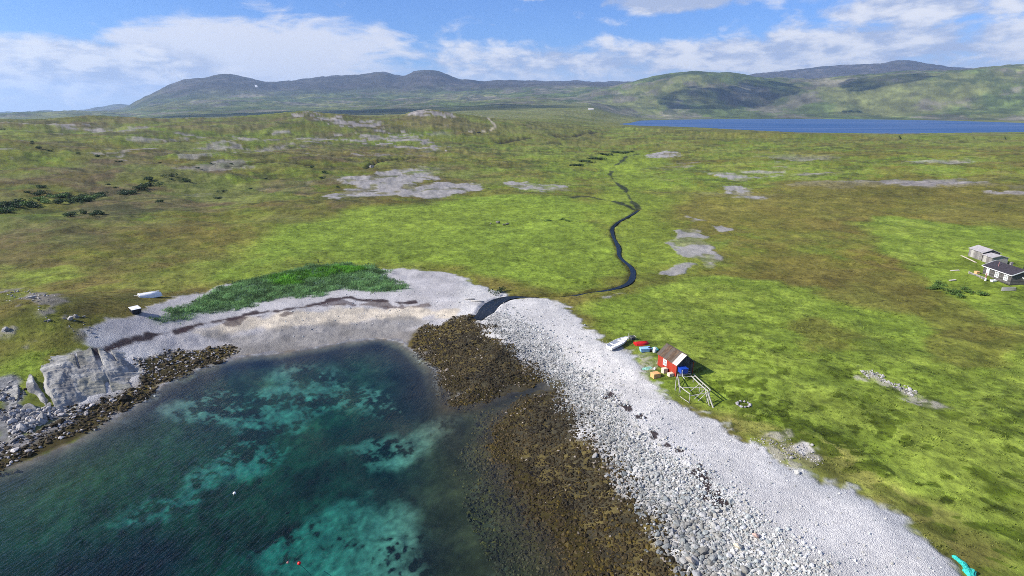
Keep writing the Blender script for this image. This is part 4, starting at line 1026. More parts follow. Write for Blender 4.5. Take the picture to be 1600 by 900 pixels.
def turf(X, Y, D):
    r = np.sqrt(X ** 2 + Y ** 2)
    return (inbeach(X, Y) < -.4) * (D > 8) * np.interp(r, [50, 90, 150], [1, .5, .15]) * (np.abs(X) < Y * 1.0 + 6) * (.25 + .75 * sstep(.4, .6, fbm(X, Y, 2.5, 3, 51)))
X, Y, D = shore_points(150000, -125, 125, 34, 150, turf, 26)
zt, dt, bt = height(X, Y, True); k = (bt > .6) & (sdist(AREA['lyme'], X, Y, 30) < -.5); X, Y, zt, dt, bt = X[k], Y[k], zt[k], dt[k], bt[k]
tcx, tst, tv = cover(X, Y, zt, dt, bt); k = tst < .35; X, Y, tcx = X[k], Y[k], tcx[k]
me = blades('turf_tufts', X, Y, (.08 + .16 * fbm(X, Y, 6, 3, 52)) * np.exp(np.random.default_rng(6).normal(0, .35, len(X))), .04, np.clip(tcx * 1.22, .01, .45), 4, 42, lean=.7, spread=.13)
tag(link('turf_tufts', me, grass_m), 'short tufts of green and straw coloured grass over the turf', 'grass', kind='stuff')

# ------------------------------------------------------------------ materials for the objects
def plank_mat(name, col, col2, width=.14, axis=0, rough=.75, wear=.5):
    """boards: thin dark joints, each board its own tone, flaking to a second colour"""
    m_, q, o = new_mat(name)
    t = q.n('ShaderNodeTexCoord').outputs['Object']; sp = q.n('ShaderNodeSeparateXYZ'); q.put(sp.inputs[0], t)
    u = q.m('DIVIDE', sp.outputs[axis], width); cell = q.m('FLOOR', u); fr = q.m('FRACT', u)
    wn = q.n('ShaderNodeTexWhiteNoise', noise_dimensions='1D'); q.put(wn.inputs['W'], cell)
    joint = q.mr(q.m('ABSOLUTE', q.m('SUBTRACT', fr, .5)), .44, .49, 0, 1)
    nz = q.noise(t, 2.4, 6, .65)
    c_ = q.mix(q.mr(q.m('ADD', nz, q.m('MULTIPLY', wn.outputs[0], .25)), .60 - .1 * wear, .82 - .1 * wear), col, col2)
    v = q.mr(wn.outputs[0], 0, 1, .8, 1.15, False); c_ = q.mix(1.0, c_, q.xyz(v, v, v), 'MULTIPLY')
    c_ = q.mix(q.m('MULTIPLY', joint, .7), c_, (.015, .013, .012))
    p = q.n('ShaderNodeBsdfPrincipled'); q.put(p.inputs['Base Color'], c_); p.inputs['Roughness'].default_value = rough; p.inputs['Specular IOR Level'].default_value = .25
    b_ = q.n('ShaderNodeBump'); b_.inputs['Distance'].default_value = .02; q.put(b_.inputs['Height'], q.m('SUBTRACT', 1.0, joint)); q.put(p.inputs['Normal'], b_.outputs[0])
    q.t.links.new(p.outputs[0], o.inputs[0]); return m_

M = dict(
    red=plank_mat('red_boards', (.36, .034, .016), (.27, .050, .028), .16, 1, wear=.3), dark=plank_mat('tarred_boards', (.045, .045, .050), (.095, .09, .09), .18, 0),
    rust=simple_mat('rusty_sheet', (.066, .042, .026), .8, .35, 2.2, col2=(.115, .078, .048), stretch=(.5, 3, 1)), greysheet=simple_mat('grey_sheet', (.082, .066, .052), .7, .25, 2.5, col2=(.10, .07, .048), stretch=(.5, 3, 1)),
    palesheet=simple_mat('pale_sheet', (.48, .44, .39), .6, .18, 2.5, col2=(.42, .36, .31), stretch=(.6, 2.4, 1)), white=simple_mat('white_paint', (.74, .74, .73), .5, .07, 4, col2=(.55, .55, .54)),
    glass=simple_mat('window_glass', (.05, .06, .07), .08, .1, 1, spec=.6), curtain=simple_mat('curtain', (.27, .28, .27), .8, .2, 6), grey_wood=simple_mat('bare_wood', (.36, .34, .31), .85, .3, 4, stretch=(4, 4, .6)),
    cabin=plank_mat('dark_cabin_boards', (.075, .072, .066), (.12, .11, .10), .2, 2, wear=.3), roof=simple_mat('roof_felt', (.035, .030, .036), .8, .3, 3), shed=plank_mat('silver_boards', (.19, .175, .165), (.27, .25, .235), .2, 1),
    shedroof=simple_mat('weathered_felt', (.32, .30, .30), .8, .2, 2, col2=(.30, .27, .28)), orange=simple_mat('orange_box', (.62, .34, .13), .6, .12, 4, col2=(.55, .38, .2)), cream=simple_mat('cream_plastic', (.62, .53, .40), .55, .15, 4),
    blue=simple_mat('blue_plastic', (.012, .055, .36), .4, .2, 4), paleblue=simple_mat('pale_blue_paint', (.26, .46, .72), .5, .12, 3, col2=(.35, .52, .70)), redp=simple_mat('red_plastic', (.55, .016, .016), .4, .15, 3), black=simple_mat('black_plastic', (.018, .018, .022), .5, .2, 4),
    teal=attr_mat('teal_net', rough=.7, nscale=9, nvar=.45, bump=1.0), stone=stone_m, net=simple_mat('dark_netting', (.055, .065, .065), .9, .5, 9, bump=.8), tarp=simple_mat('white_tarpaulin', (.78, .77, .76), .5, .08, 3, bump=.5),
    pink=simple_mat('faded_red_wood', (.36, .17, .16), .7, .2, 4), rubber=simple_mat('tyre', (.02, .02, .02), .8, .1, 4), carp=simple_mat('car_paint', (.02, .025, .05), .3, .1, 2), tealp=simple_mat('teal_rope', (.05, .36, .30), .7, .3, 5))

def zat(x, y): return float(height(np.array([float(x)]), np.array([float(y)]))[0])
def sheet_slope(mb, x0, z0, x1, z1, y0, y1, th=.03, wave=.0, n=24):
    """a strip of roofing from eave (x0,z0) to ridge (x1,z1), corrugated along the fall"""
    vs = []; fs = []
    for i in range(n + 1):
        y = y0 + (y1 - y0) * i / n; dz = wave * math.sin(i * math.pi / 2 * 1.0)
        for (x, z) in ((x0, z0), (x1, z1)):
            vs.append((x, y, z + dz)); vs.append((x, y, z + dz - th))
    for i in range(n):
        a = i * 4; b = a + 4
        fs += [(a, a + 2, b + 2, b), (a + 1, b + 1, b + 3, a + 3), (a, b, b + 1, a + 1), (a + 2, a + 3, b + 3, b + 2)]
    fs += [(0, 1, 3, 2), (n * 4, n * 4 + 2, n * 4 + 3, n * 4 + 1)]
    return mb.add(vs, fs)

def window(parent, cx, cy, cz, w, h, axis, out, mats=('white', 'curtain'), bars=(1, 1), name='window'):
    """window in a wall whose outside looks along axis ('x' or 'y') times out; frame, panes, glazing bars"""
    def pt(u, v, d): return (cx + out * d, cy + u, cz + v) if axis == 'x' else (cx + u, cy + out * d, cz + v)
    def sz(u, v, d): return (d, u, v) if axis == 'x' else (u, d, v)
    mb = MB(); t = .11
    for s_ in (-1, 1):
        mb.box(pt(s_ * (w / 2 - t / 2), 0, .035), sz(t, h, .07)); mb.box(pt(0, s_ * (h / 2 - t / 2), .032), sz(w - 2 * t, t, .064))
    for i in range(bars[0]): mb.box(pt(-w / 2 + t + (w - 2 * t) * (i + 1) / (bars[0] + 1), 0, .028), sz(.05, h - 2 * t, .05))
    for i in range(bars[1]): mb.box(pt(0, -h / 2 + t + (h - 2 * t) * (i + 1) / (bars[1] + 1), .025), sz(w - 2 * t, .05, .044))
    f_ = mb.build(name, M[mats[0]], parent)
    MB().box(pt(0, 0, .008), sz(w - 2 * t + .01, h - 2 * t + .01, .016)).build('pane', M[mats[1]], f_)
    return f_

def gable_walls(parent, w, l, he, hr, m_long, m_end, base=0.0):
    """long walls and gable ends as two parts"""
    t = .12
    for s_ in (-1, 1): MB().box((s_ * (w / 2 - t / 2), 0, base + he / 2), (t, l, he)).build('wall', m_long, parent)
    for s_ in (-1, 1):
        y = s_ * l / 2; yi = y - s_ * t; e = .004
        vs = [(-w / 2 + t + e, y - s_ * .002, base), (w / 2 - t - e, y - s_ * .002, base), (w / 2 - t - e, y - s_ * .002, base + he), (0, y - s_ * .002, base + hr), (-w / 2 + t + e, y - s_ * .002, base + he)]
        vs += [(p[0], yi, p[2]) for p in vs]
        MB().add(vs, [(0, 1, 2, 3, 4), (9, 8, 7, 6, 5)] + [(i, (i + 1) % 5, (i + 1) % 5 + 5, i + 5) for i in range(5)]).build('gable_wall', m_end, parent)

# ------------------------------------------------------------------ the red boathouse
A_, B_ = Vector(SPOT['hutA']), Vector(SPOT['hutB'])
yv = Vector((A_.x - B_.x, A_.y - B_.y, 0)); HL = yv.length; yv.normalize(); xv = Vector((yv.y, -yv.x, 0)); HW = 3.1
hc_ = (Vector((A_.x, A_.y, 0)) + Vector((B_.x, B_.y, 0))) / 2 + xv * HW / 2
hz = zat(B_.x, B_.y) - .05
hut = empty('boathouse', (hc_.x, hc_.y, hz), math.atan2(yv.y, yv.x) - math.pi / 2)
tag(hut, 'small red boathouse with rusty patched sheet roof and dark tarred gable', 'hut')
gable_walls(hut, HW, HL, 1.95, 3.2, M['red'], M['dark'], .12)
roof = MB(); ov = .14; sl_ = (3.2 - 1.95) / (HW / 2)
sheet_slope(roof, -HW / 2 - ov, 2.07 - sl_ * ov + .02, 0, 3.34, -HL / 2 - .16, HL / 2 + .16, .03, 0, 2); sheet_slope(roof, 0, 3.335, HW / 2 + ov, 2.07 - sl_ * ov + .02, -HL / 2 - .16, HL / 2 + .16, .03, 0, 2)
rf = roof.build('roof', M['grey_wood'], hut)
ws_ = [.12, .10, .10, .20, .14, .20, .14]; k0 = -HL / 2 - .18; tot = HL + .36
names = ['palesheet', 'palesheet', 'greysheet', 'rust', 'greysheet', 'rust', 'greysheet']
for i, (wf, nm) in enumerate(zip(ws_, names)):
    y0 = k0; y1 = k0 + wf * tot; k0 = y1; dz = .034 + .012 * (i % 2)
    mb = MB(); sheet_slope(mb, -HW / 2 - ov - .05, 2.07 - sl_ * (ov + .05) + dz + .02, -.01, 3.34 + dz, y0 + .004, y1 - .004, .008, .014, max(8, int(wf * tot / .05)))
    s_ = mb.build('roof_sheet', M[nm], rf)
    s_['label'] = {'palesheet': 'pale roofing sheet near the front gable', 'rust': 'rust brown roofing sheet', 'greysheet': 'grey weathered roofing sheet'}[nm]
mb = MB(); sheet_slope(mb, .01, 3.375, HW / 2 + ov + .05, 2.07 - sl_ * (ov + .05) + .055, -HL / 2 - .18, HL / 2 + .18, .008, .014, 80); mb.build('roof_sheet', M['greysheet'], rf)
MB().bar((0, -HL / 2 - .2, 3.42), (0, HL / 2 + .2, 3.42), .22, .03).build('ridge_cap', M['greysheet'], rf)
mb = MB()
for s_ in (-1, 1): mb.bar((s_ * (HW / 2 + ov), -HL / 2 - .185, 2.07 - sl_ * ov - .07), (0, -HL / 2 - .185, 3.27), .03, .14)
mb.build('barge_board', M['dark'], hut)
window(hut, -HW / 2, HL * .10, 1.30, .85, .95, 'x', -1, ('white', 'curtain'))
mb = MB()
for s_ in (-1, 1):
    for k in range(5): mb.box((s_ * (HW / 2 - .25), -HL / 2 + .25 + k * (HL - .5) / 4, -.35), (.42, .42, .92))
mb.build('footing', M['stone'], hut, bevel=.05)
mb = MB()
for s_ in (-.55, .55): mb.box((s_, -HL / 2 - .03, 1.05), (.9, .05, 1.8))
mb.build('door', M['dark'], hut)
mb = MB(); mb.box((0, -HL / 2 - .07, 1.0), (.06, .05, .25)); mb.build('handle', M['greysheet'], hut)

# the slip frame of poles in front of it
fr0 = Vector((24.9, 71.5, zat(24.9, 71.5)))
pf = empty('pole_frame', fr0); tag(pf, 'frame of bleached poles and braces leaning out from the boathouse gable', 'frame')
def pole(nm, p, q_, r=.055): MB().tube([Vector(p) - fr0, (Vector(p) + Vector(q_)) / 2 - fr0 + Vector((random.uniform(-.04, .04), random.uniform(-.04, .04), -.03)), Vector(q_) - fr0], [r, r * .95, r * .8], 7).build(nm, M['grey_wood'], pf)
gz_ = lambda x, y: zat(x, y) - .2
S1 = (26.4, 76.9, 3.05); E1 = (26.33, 68.94, 4.4); S1b = (26.95, 76.9, 3.1); E1b = (26.75, 69.2, 4.45); M2 = (23.1, 70.9, 4.2); E2 = (23.82, 68.59, 4.2); S2 = (24.3, 76.0, 3.4)
pole('rail', S1, E1, .085); pole('rail', S1b, E1b, .085); pole('rail', M2, E2, .07); pole('rail', S2, M2, .06)
for p in ((26.36, 69.0, 4.4), (26.7, 69.3, 4.4), (26.35, 72.2, 3.9), (26.85, 72.6, 3.9), (26.4, 75.2, 3.4), (23.1, 70.9, 4.2), (23.82, 68.59, 4.25), (24.3, 76.0, 3.6), (23.75, 73.4, 3.9)):
    pole('post', (p[0], p[1], gz_(p[0], p[1])), p, .06)
pole('leaning_pole', (26.8, 67.7, zat(26.8, 67.7) - .05), (26.3, 69.2, 4.5), .10); pole('leaning_pole', (26.45, 68.2, zat(26.45, 68.2) - .05), (26.2, 69.6, 4.3), .06)
pole('cross_bar', (23.2, 70.6, 2.75), (23.85, 68.6, 2.9), .05); pole('cross_bar', (23.8, 68.6, 3.9), (26.4, 68.9, 4.3), .055); pole('cross_bar', (23.1, 70.9, 4.0), (26.6, 70.6, 4.1), .05); pole('cross_bar', (24.3, 75.9, 3.35), (26.8, 75.9, 3.2), .06)
pole('brace', (22.9, 72.1, zat(22.9, 72.1) - .1), (23.9, 75.2, 3.5), .055); pole('brace', (24.9, 70.0, zat(24.9, 70.0) - .1), (26.3, 70.3, 4.0), .05); pole('brace', (25.3, 69.6, zat(25.3, 69.6) - .1), (26.3, 69.3, 4.0), .05); pole('brace', (25.0, 72.3, zat(25., 72.3) - .1), (26.4, 72.3, 3.9), .05); pole('brace', (23.3, 70.4, 2.4), (24.2, 75.0, 3.4), .05)

# ------------------------------------------------------------------ boats, tubs and boxes by the boathouse
def hull(L_, Bm, Hh, flat_bow=.08, ns=14, nk=9):
    """open boat hull: outer and inner skin"""
    rings = []
    for i in range(ns):
        s_ = i / (ns - 1); y = -L_ / 2 + L_ * s_
        b = Bm / 2 * (1 - max(0, (s_ - .45) / .55) ** 2.2 * (1 - flat_bow)) * (.86 + .14 * min(1, s_ * 4)); sh_ = Hh * (1 + .25 * s_ ** 2); kz = .12 * Hh * max(0, (s_ - .6) / .4) ** 2 * 3
        ring = []
        for k in range(nk):
            a = -math.pi / 2 + math.pi * k / (nk - 1)
            ring.append((b * math.copysign(abs(math.sin(a)) ** .75, math.sin(a)), y + .16 * s_ * math.cos(a) * -1 * s_, kz + (sh_ - kz) * (1 - abs(math.cos(a)) ** .8)))
        rings.append(ring)
    return rings

def make_boat(root, L_, Bm, Hh, mat_, inner, gun, thwarts=2, keel=True):
    rg = hull(L_, Bm, Hh); ns, nk = len(rg), len(rg[0])
    mb = MB(); vs = [p for r_ in rg for p in r_]; fs = [(i * nk + k, i * nk + k + 1, (i + 1) * nk + k + 1, (i + 1) * nk + k) for i in range(ns - 1) for k in range(nk - 1)]
    fs.append(tuple(range(nk))); fs.append(tuple((ns - 1) * nk + k for k in range(nk - 1, -1, -1)))
    mb.add(vs, fs); mb.build('hull', mat_, root, True)
    mi = MB(); ins = [[(p[0] * .9, p[1] * .955, p[2] + .05 if p[2] < Hh * .9 else p[2] - .01) for p in r_] for r_ in rg]
    mi.add([p for r_ in ins for p in r_], [(i * nk + k, (i + 1) * nk + k, (i + 1) * nk + k + 1, i * nk + k + 1) for i in range(ns - 1) for k in range(nk - 1)]).build('lining', inner, root, True)
    for s_ in (0, nk - 1): MB().tube([rg[i][s_] for i in range(ns)], .045, 6).build('gunwale', gun, root, True)
    for k in range(thwarts):
        i = int(ns * (.28 + .3 * k)); b = abs(rg[i][0][0]) * .93
        MB().box((0, rg[i][0][1], rg[i][0][2] - .10), (2 * b, .28, .04)).build('thwart', inner, root)
    MB().box((0, rg[0][0][1] - .03, Hh * .56), (Bm * .74, .06, Hh * .86)).build('transom', mat_, root)
    if keel: MB().box((0, -.1, .0), (.06, L_ * .86, .09)).build('keel', mat_, root)

bs_, bb_ = Vector(SPOT['boatS']), Vector(SPOT['boatB']); bd_ = (bb_ - bs_); bl = math.hypot(bd_.x, bd_.y)
bp = (bs_ + bb_) / 2
bt = empty('rowing_boat', (bp.x, bp.y, zat(bp.x, bp.y) + .10), math.atan2(bd_.y, bd_.x) - math.pi / 2); bt.rotation_euler[0] = math.atan2(zat(bb_.x, bb_.y) - zat(bs_.x, bs_.y), bl)
tag(bt, 'white open boat drawn up at the top of the pale shingle', 'boat')
make_boat(bt, bl, 1.75, .62, M['white'], M['white'], M['white'], 3)
MB().box((0, bl * .33, .66), (.95, bl * .2, .04)).build('foredeck', M['white'], bt)

def tub(name, loc, rz, size, mat_, label, cat, lid=None, tilt=0.0, inside='black'):
    """tapered moulded tub with rim, feet and an inside"""
    w, l, h = size; root = empty(name, loc, rz); root.rotation_euler[1] = tilt; tag(root, label, cat)
    t = .05; mb = MB()
    bx = [(-1, -1), (1, -1), (1, 1), (-1, 1)]
    vs = [(i * w * .45, j * l * .46, .06) for i, j in bx] + [(i * w / 2, j * l / 2, h) for i, j in bx] + [(i * (w / 2 - t), j * (l / 2 - t), h) for i, j in bx] + [(i * w * .42, j * l * .43, .12) for i, j in bx]
    fs = [(3, 2, 1, 0)] + [(i, (i + 1) % 4, (i + 1) % 4 + 4, i + 4) for i in range(4)] + [(i + 4, (i + 1) % 4 + 4, (i + 1) % 4 + 8, i + 8) for i in range(4)] + [(i + 8, (i + 1) % 4 + 8, (i + 1) % 4 + 12, i + 12) for i in range(4)] + [(12, 13, 14, 15)]
    mb.add(vs, fs); mb.build('body', mat_, root)
    rm = MB()
    for s_ in (-1, 1): rm.box((s_ * w / 2, 0, h - .03), (.07, l + .07, .09)); rm.box((0, s_ * l / 2, h - .03), (w - .07, .07, .088))
    rm.build('rim', mat_, root)
    ft = MB()
    for i in (-.3, .3): ft.box((i * w, 0, .03), (.12 * w, l * .86, .056))
    ft.build('foot', mat_, root)
    if lid: MB().box((0, 0, h + .035), (w + .05, l + .05, .05)).build('lid', lid, root, bevel=.015)
    return root

def at(nm, dz=0.0, dx=0, dy=0):
    p = SPOT[nm]; return (p[0] + dx, p[1] + dy, zat(p[0] + dx, p[1] + dy) + dz)
# an upturned red dinghy
rd = empty('dinghy', at('red', .52), R(-78)); rd.rotation_euler[1] = math.pi; tag(rd, 'small bright red upturned dinghy on the grass behind the white boat', 'boat')
make_boat(rd, 2.6, 1.15, .50, M['redp'], M['redp'], M['redp'], 1)
tub('fish_tub', at('bluec', .0), R(8), (1.75, .85, .62), M['paleblue'], 'pale blue lidded fish tub on the grass left of the boathouse', 'tub', lid=M['paleblue'])
def drum(name, loc, rad, h, mat_, label, lying=False, rz=0.0):
    root = empty(name, loc, rz); tag(root, label, 'barrel')
    prof = [(0, .9), (.03, 1), (.30, 1), (.33, 1.04), (.36, 1), (.64, 1), (.67, 1.04), (.70, 1), (.97, 1), (1, .9)]
    MB().tube([(0, 0, h * a) for a, b in prof], [rad * b for a, b in prof], 16).build('body', mat_, root, True)
    MB().tube([(rad * .4, 0, h * .98), (rad * .4, 0, h * 1.03)], .05, 8).build('bung', M['black'], root)
    if lying: root.rotation_euler[0] = math.pi / 2
    return root
drum('barrel', at('barrel', -.02, -.35, .2), .30, .75, M['black'], 'black barrel between the pale blue tub and the white barrel')
drum('barrel', at('barrel', -.02, .35, -.1), .30, .85, M['white'], 'white barrel beside the far corner of the boathouse')

def heap(name, X, Y, rad, h, mat_, label, cat, col, seed, elong=1.0, rz=0.0, n=26):
    """a slumped pile of netting, lumpy and frayed"""
    t_ = np.linspace(-1, 1, n); U, V_ = np.meshgrid(t_, t_); u, v = U.ravel(), V_.ravel(); rr = np.sqrt(u * u + v * v)
    px = u * rad * elong; py = v * rad; f_ = fbm(px + seed * 9, py, .8, 4, seed); f3 = fbm(px, py + seed, .25, 2, seed + 1)
    z = h * np.sqrt(np.maximum(0, 1 - rr ** 2 * (1.3 - .5 * f_))) * (.55 + .7 * f_) + .08 * f3 - .06
    c, s_ = math.cos(rz), math.sin(rz); x = px * c - py * s_; y = px * s_ + py * c; zz = height(x + X, y + Y); z0 = zat(X, Y)
    ii = np.arange(n * n).reshape(n, n); Q = np.stack([ii[:-1, :-1], ii[:-1, 1:], ii[1:, 1:], ii[1:, :-1]], -1).reshape(-1, 4)
    Q = Q[(rr[Q] < 1.0).all(1)]
    me = np_mesh(name, np.stack([x, y, z + zz - z0], 1), Q, False); attr_col(me, 'Col', np.array(col) * (.6 + .8 * f3)[:, None])
    o = link(name, me, mat_); o.location = (X, Y, z0); return tag(o, label, cat)
p = at('net1'); heap('net_heap', p[0], p[1] + .3, .75, .45, M['teal'], 'teal green net heap behind the white barrel', 'net', (.09, .36, .32), 3)
p = at('tealnet'); heap('net_heap', p[0], p[1], .55, .16, M['teal'], 'flat scrap of pale teal netting on dirt left of the boathouse', 'net', (.22, .42, .33), 5, 1.7, .3)
p = at('whitebit'); drum('float', (p[0], p[1], p[2] - .03), .17, .30, M['white'], 'small white float lying between teal scrap and yellow crate')
bpy.data.objects['float']['category'] = 'float'

def crate(loc, rz, size, mat_, label, slats=4):
    root = empty('fish_crate', loc, rz); tag(root, label, 'crate'); w, l, h = size
    for s_ in (-1, 1):
        mb = MB(); mc = MB()
        for k in range(slats):
            z = h * (k + .5) / slats; hh = h / slats * .82
            mb.box((s_ * (w / 2 - .02), 0, z), (.04, l, hh)); mc.box((0, s_ * (l / 2 - .02), z), (w - .085, .036, hh))
        mb.build('side_panel', mat_, root); mc.build('end_panel', mat_, root)
    mb = MB()
    for i in (-1, 1):
        for j in (-1, 1): mb.box((i * (w / 2 - .075), j * (l / 2 - .075), h * .48), (.06, .06, h * .95))
    mb.build('corner_post', mat_, root)
    mb = MB()
    for k in range(5): mb.box((-w / 2 + .05 + (w - .1) * (k + .5) / 5, 0, h - .02), ((w - .1) / 5 * .88, l - .1, .03))
    mb.build('lid', mat_, root)
    return root
crate(at('crate', -.03), .35, (1.15, .95, .75), M['orange'], 'yellowish orange slatted crate standing alone left of the boathouse')
crate(at('crate2', -.03), .4, (.75, .6, .8), M['cream'], 'cream box against the middle of the red wall', 3)
crate(at('crate3', -.03, -.15), .4, (.8, .6, .55), M['cream'], 'low cream box by the front corner of the red wall', 2)
tub('fish_tub', (25.15, 76.45, zat(25.15, 76.45) + .85), .25, (1.15, 1.0, .75), M['blue'], 'deep blue lidded tub on the poles before the dark gable', 'tub', lid=M['blue'])
pole('deck_board', (24.4, 76.0, zat(24.4, 76) + .80), (26.3, 76.2, zat(24.4, 76) + .80), .07); pole('deck_board', (24.5, 76.8, zat(24.4, 76) + .80), (26.4, 76.9, zat(24.4, 76) + .80), .07)
ro = MB(); ro.tube([(24.75, 75.85, zat(24.7, 75.9) + 1.5), (24.6, 75.7, zat(24.7, 75.9) + .9), (24.9, 75.2, zat(24.7, 75.9) + .1)], .05, 6)
# the same blue tub has a white strap hanging down
bt_ = [o for o in bpy.data.objects if o.name.startswith('fish_tub')][-1]
MB().tube([(-.45, -.56, .70), (-.47, -.60, .3), (-.40, -.70, -.2), (-.2, -.95, -.55)], .045, 6).build('strap', M['white'], bt_)

# creel-like gear standing by the bow
gp = at('gear', 0, .45, .75); gr = empty('fishing_pot', gp, .4); tag(gr, 'dark netted fishing pot with upright grey stakes by the bow of the white boat', 'fishing gear')
mb = MB()
for i in (-1, 1):
    for j in (-1, 1): mb.bar((i * .5, j * .4, 0), (i * .5, j * .4, .6), .05)
    mb.bar((i * .5, -.4, .6), (i * .5, .4, .6), .05); mb.bar((-.5, i * .4, .6), (.5, i * .4, .6), .05)
mb.build('frame', M['grey_wood'], gr)
MB().box((0, 0, .29), (.93, .73, .52)).build('netting', M['net'], gr, bevel=.08)
for (i, j, h_) in ((-.75, .1, 1.3), (-.9, -.1, .8)): MB().tube([(i, j, -.1), (i + .1, j, h_)], .05, 6).build('stake', M['grey_wood'], gr)

# fireplace ring
c0 = SPOT['ring']
for k in range(11):
    a = k / 11 * 6.283; s_ = .20 + .07 * random.random(); x, y = c0[0] + math.cos(a) * .85, c0[1] + math.sin(a) * .75
    me = rocks_mesh('ring_stone', np.array([0.]), np.array([0.]), np.array([s_]), np.array([[.30, .28, .29]]) * random.uniform(.7, 1.3), [sh2[k]], F2, seed=k)
    co = np.zeros(len(me.vertices) * 3, np.float32); me.vertices.foreach_get('co', co); co = co.reshape(-1, 3); co[:, 2] -= co[:, 2].min(); me.vertices.foreach_set('co', co.ravel())
    o = link('ring_stone', me, stone_m); o.location = (x, y, zat(x, y) - .05)
    tag(o, 'grey stone of the small fireplace ring on the turf right of the pole frame', 'stone', 'stones of the fireplace ring')

# ------------------------------------------------------------------ the dark cabin and its sheds
cl_, cr_ = Vector(SPOT['cabL']), Vector(SPOT['cabR']); yv = Vector((cl_.x - cr_.x, cl_.y - cr_.y, 0)); CL = yv.length; yv.normalize(); xv = Vector((yv.y, -yv.x, 0)); CW = 5.2
cc0 = (cl_ + cr_) / 2 + xv * CW / 2; cz = zat(cr_.x, cr_.y)
cab = empty('cabin', (cc0.x, cc0.y, cz), math.atan2(yv.y, yv.x) - math.pi / 2); tag(cab, 'dark boarded cabin with black roof, white windows and white gable trim', 'cabin')
gable_walls(cab, CW, CL, 2.35, 3.45, M['cabin'], M['cabin'], .15)
sl2 = (3.45 - 2.35) / (CW / 2); ov = .3
mb = MB(); sheet_slope(mb, -CW / 2 - ov, 2.53 - sl2 * ov, 0, 3.63, -CL / 2 - .3, CL / 2 + .3, .08, .006, 60); sheet_slope(mb, 0, 3.625, CW / 2 + ov, 2.53 - sl2 * ov, -CL / 2 - .3, CL / 2 + .3, .08, .006, 60)
rf = mb.build('roof', M['roof'], cab)
MB().box((.6, CL * .1, 3.75), (.45, .45, .8)).build('chimney', M['shed'], rf); MB().tube([(-1.5, CL * .18, 2.9), (-1.5, CL * .18, 3.9)], .06, 8).build('vent_pipe', M['pink'], rf); MB().tube([(.3, -CL * .36, 3.4), (.3, -CL * .36, 4.5)], .05, 8).build('vent_pipe', M['black'], rf)
for e in (-1, 1):
    mb = MB()
    for s_ in (-1, 1): mb.bar((s_ * (CW / 2 + ov), e * (CL / 2 + .325), 2.49 - sl2 * ov), (0, e * (CL / 2 + .325), 3.59), .04, .20)
    mb.build('barge_board', M['white'], cab)
MB().box((-CW / 2 - ov - .02, 0, 2.46 - sl2 * ov), (.04, CL + .6, .15)).build('fascia', M['white'], cab)
for y in (-CL / 2 + 1.45, -CL / 2 + 4.0): window(cab, -CW / 2, y, 1.40, 1.12, 1.2, 'x', -1, ('white', 'curtain'), (1, 1))
dr = MB().box((-CW / 2 - .03, CL / 2 - 1.45, 1.2), (.06, .85, 2.0)).build('door', M['white'], cab); MB().box((-CW / 2 - .08, CL / 2 - 1.8, 1.15), (.05, .05, .16)).build('handle', M['black'], dr)
MB().box((0, 0, .04), (CW - .15, CL - .15, .3)).build('footing', M['stone'], cab)
# porch: floor, low boarded rail, one faded post
mb = MB()
for k in range(9): mb.box((-CW / 2 - .15 - .27 * (k + .5), CL / 2 - 2.0, .12), (.25, 5.0, .06))
mb.build('porch_floor', M['grey_wood'], cab)
mb = MB()
for z in (.35, .6): mb.box((-CW / 2 - 2.62, CL / 2 - 2.0, z), (.05, 5.2, .2))
mb.build('porch_rail', M['shed'], cab); MB().box((-CW / 2 - 2.62, CL / 2 - 2.0, .77), (.14, 5.3, .06)).build('rail_cap', M['grey_wood'], cab)
MB().box((-CW / 2 - 2.6, CL / 2 + .55, .45), (.14, .12, .95)).build('rail_post', M['grey_wood'], cab)
MB().box((-CW / 2 - 2.6, CL / 2 - 4.62, .9), (.16, .16, 1.9)).build('porch_post', M['pink'], cab); MB().box((-CW / 2 - 2.68, CL / 2 - 4.78, .35), (.2, .3, .8)).build('porch_step', M['white'], cab)
an = MB()
for s_ in (-1, 1): an.tube([(s_ * .1 + .3, -CL / 2 - .08, 1.55), (s_ * .45 + .3, -CL / 2 - .12, 1.65), (s_ * .75 + .3, -CL / 2 - .1, 2.0)], [.10, .09, .05], 6); an.tube([(s_ * .45 + .3, -CL / 2 - .12, 1.65), (s_ * .5 + .3, -CL / 2 - .2, 2.0)], .06, 5)
an.box((.3, -CL / 2 - .06, 1.3), (.2, .1, .5)); an.build('wall_antlers', M['white'], cab)
def local(o, x, y, z=0): return (o.matrix_basis @ Vector((x, y, z)))
p = local(cab, -CW / 2 - 1.4, CL / 2 - .2); tub('wood_box', (p.x, p.y, cz + .16), 0.05, (.8, .8, .9), M['orange'], 'orange box standing on the cabin porch', 'box', lid=M['orange'])
p = local(cab, -CW / 2 - 1.3, -CL / 2 + 2.9); tub('wash_tub', (p.x, p.y, zat(p.x, p.y)), .2, (1.1, .7, .45), M['white'], 'white tub on the grass under the cabin windows', 'tub')

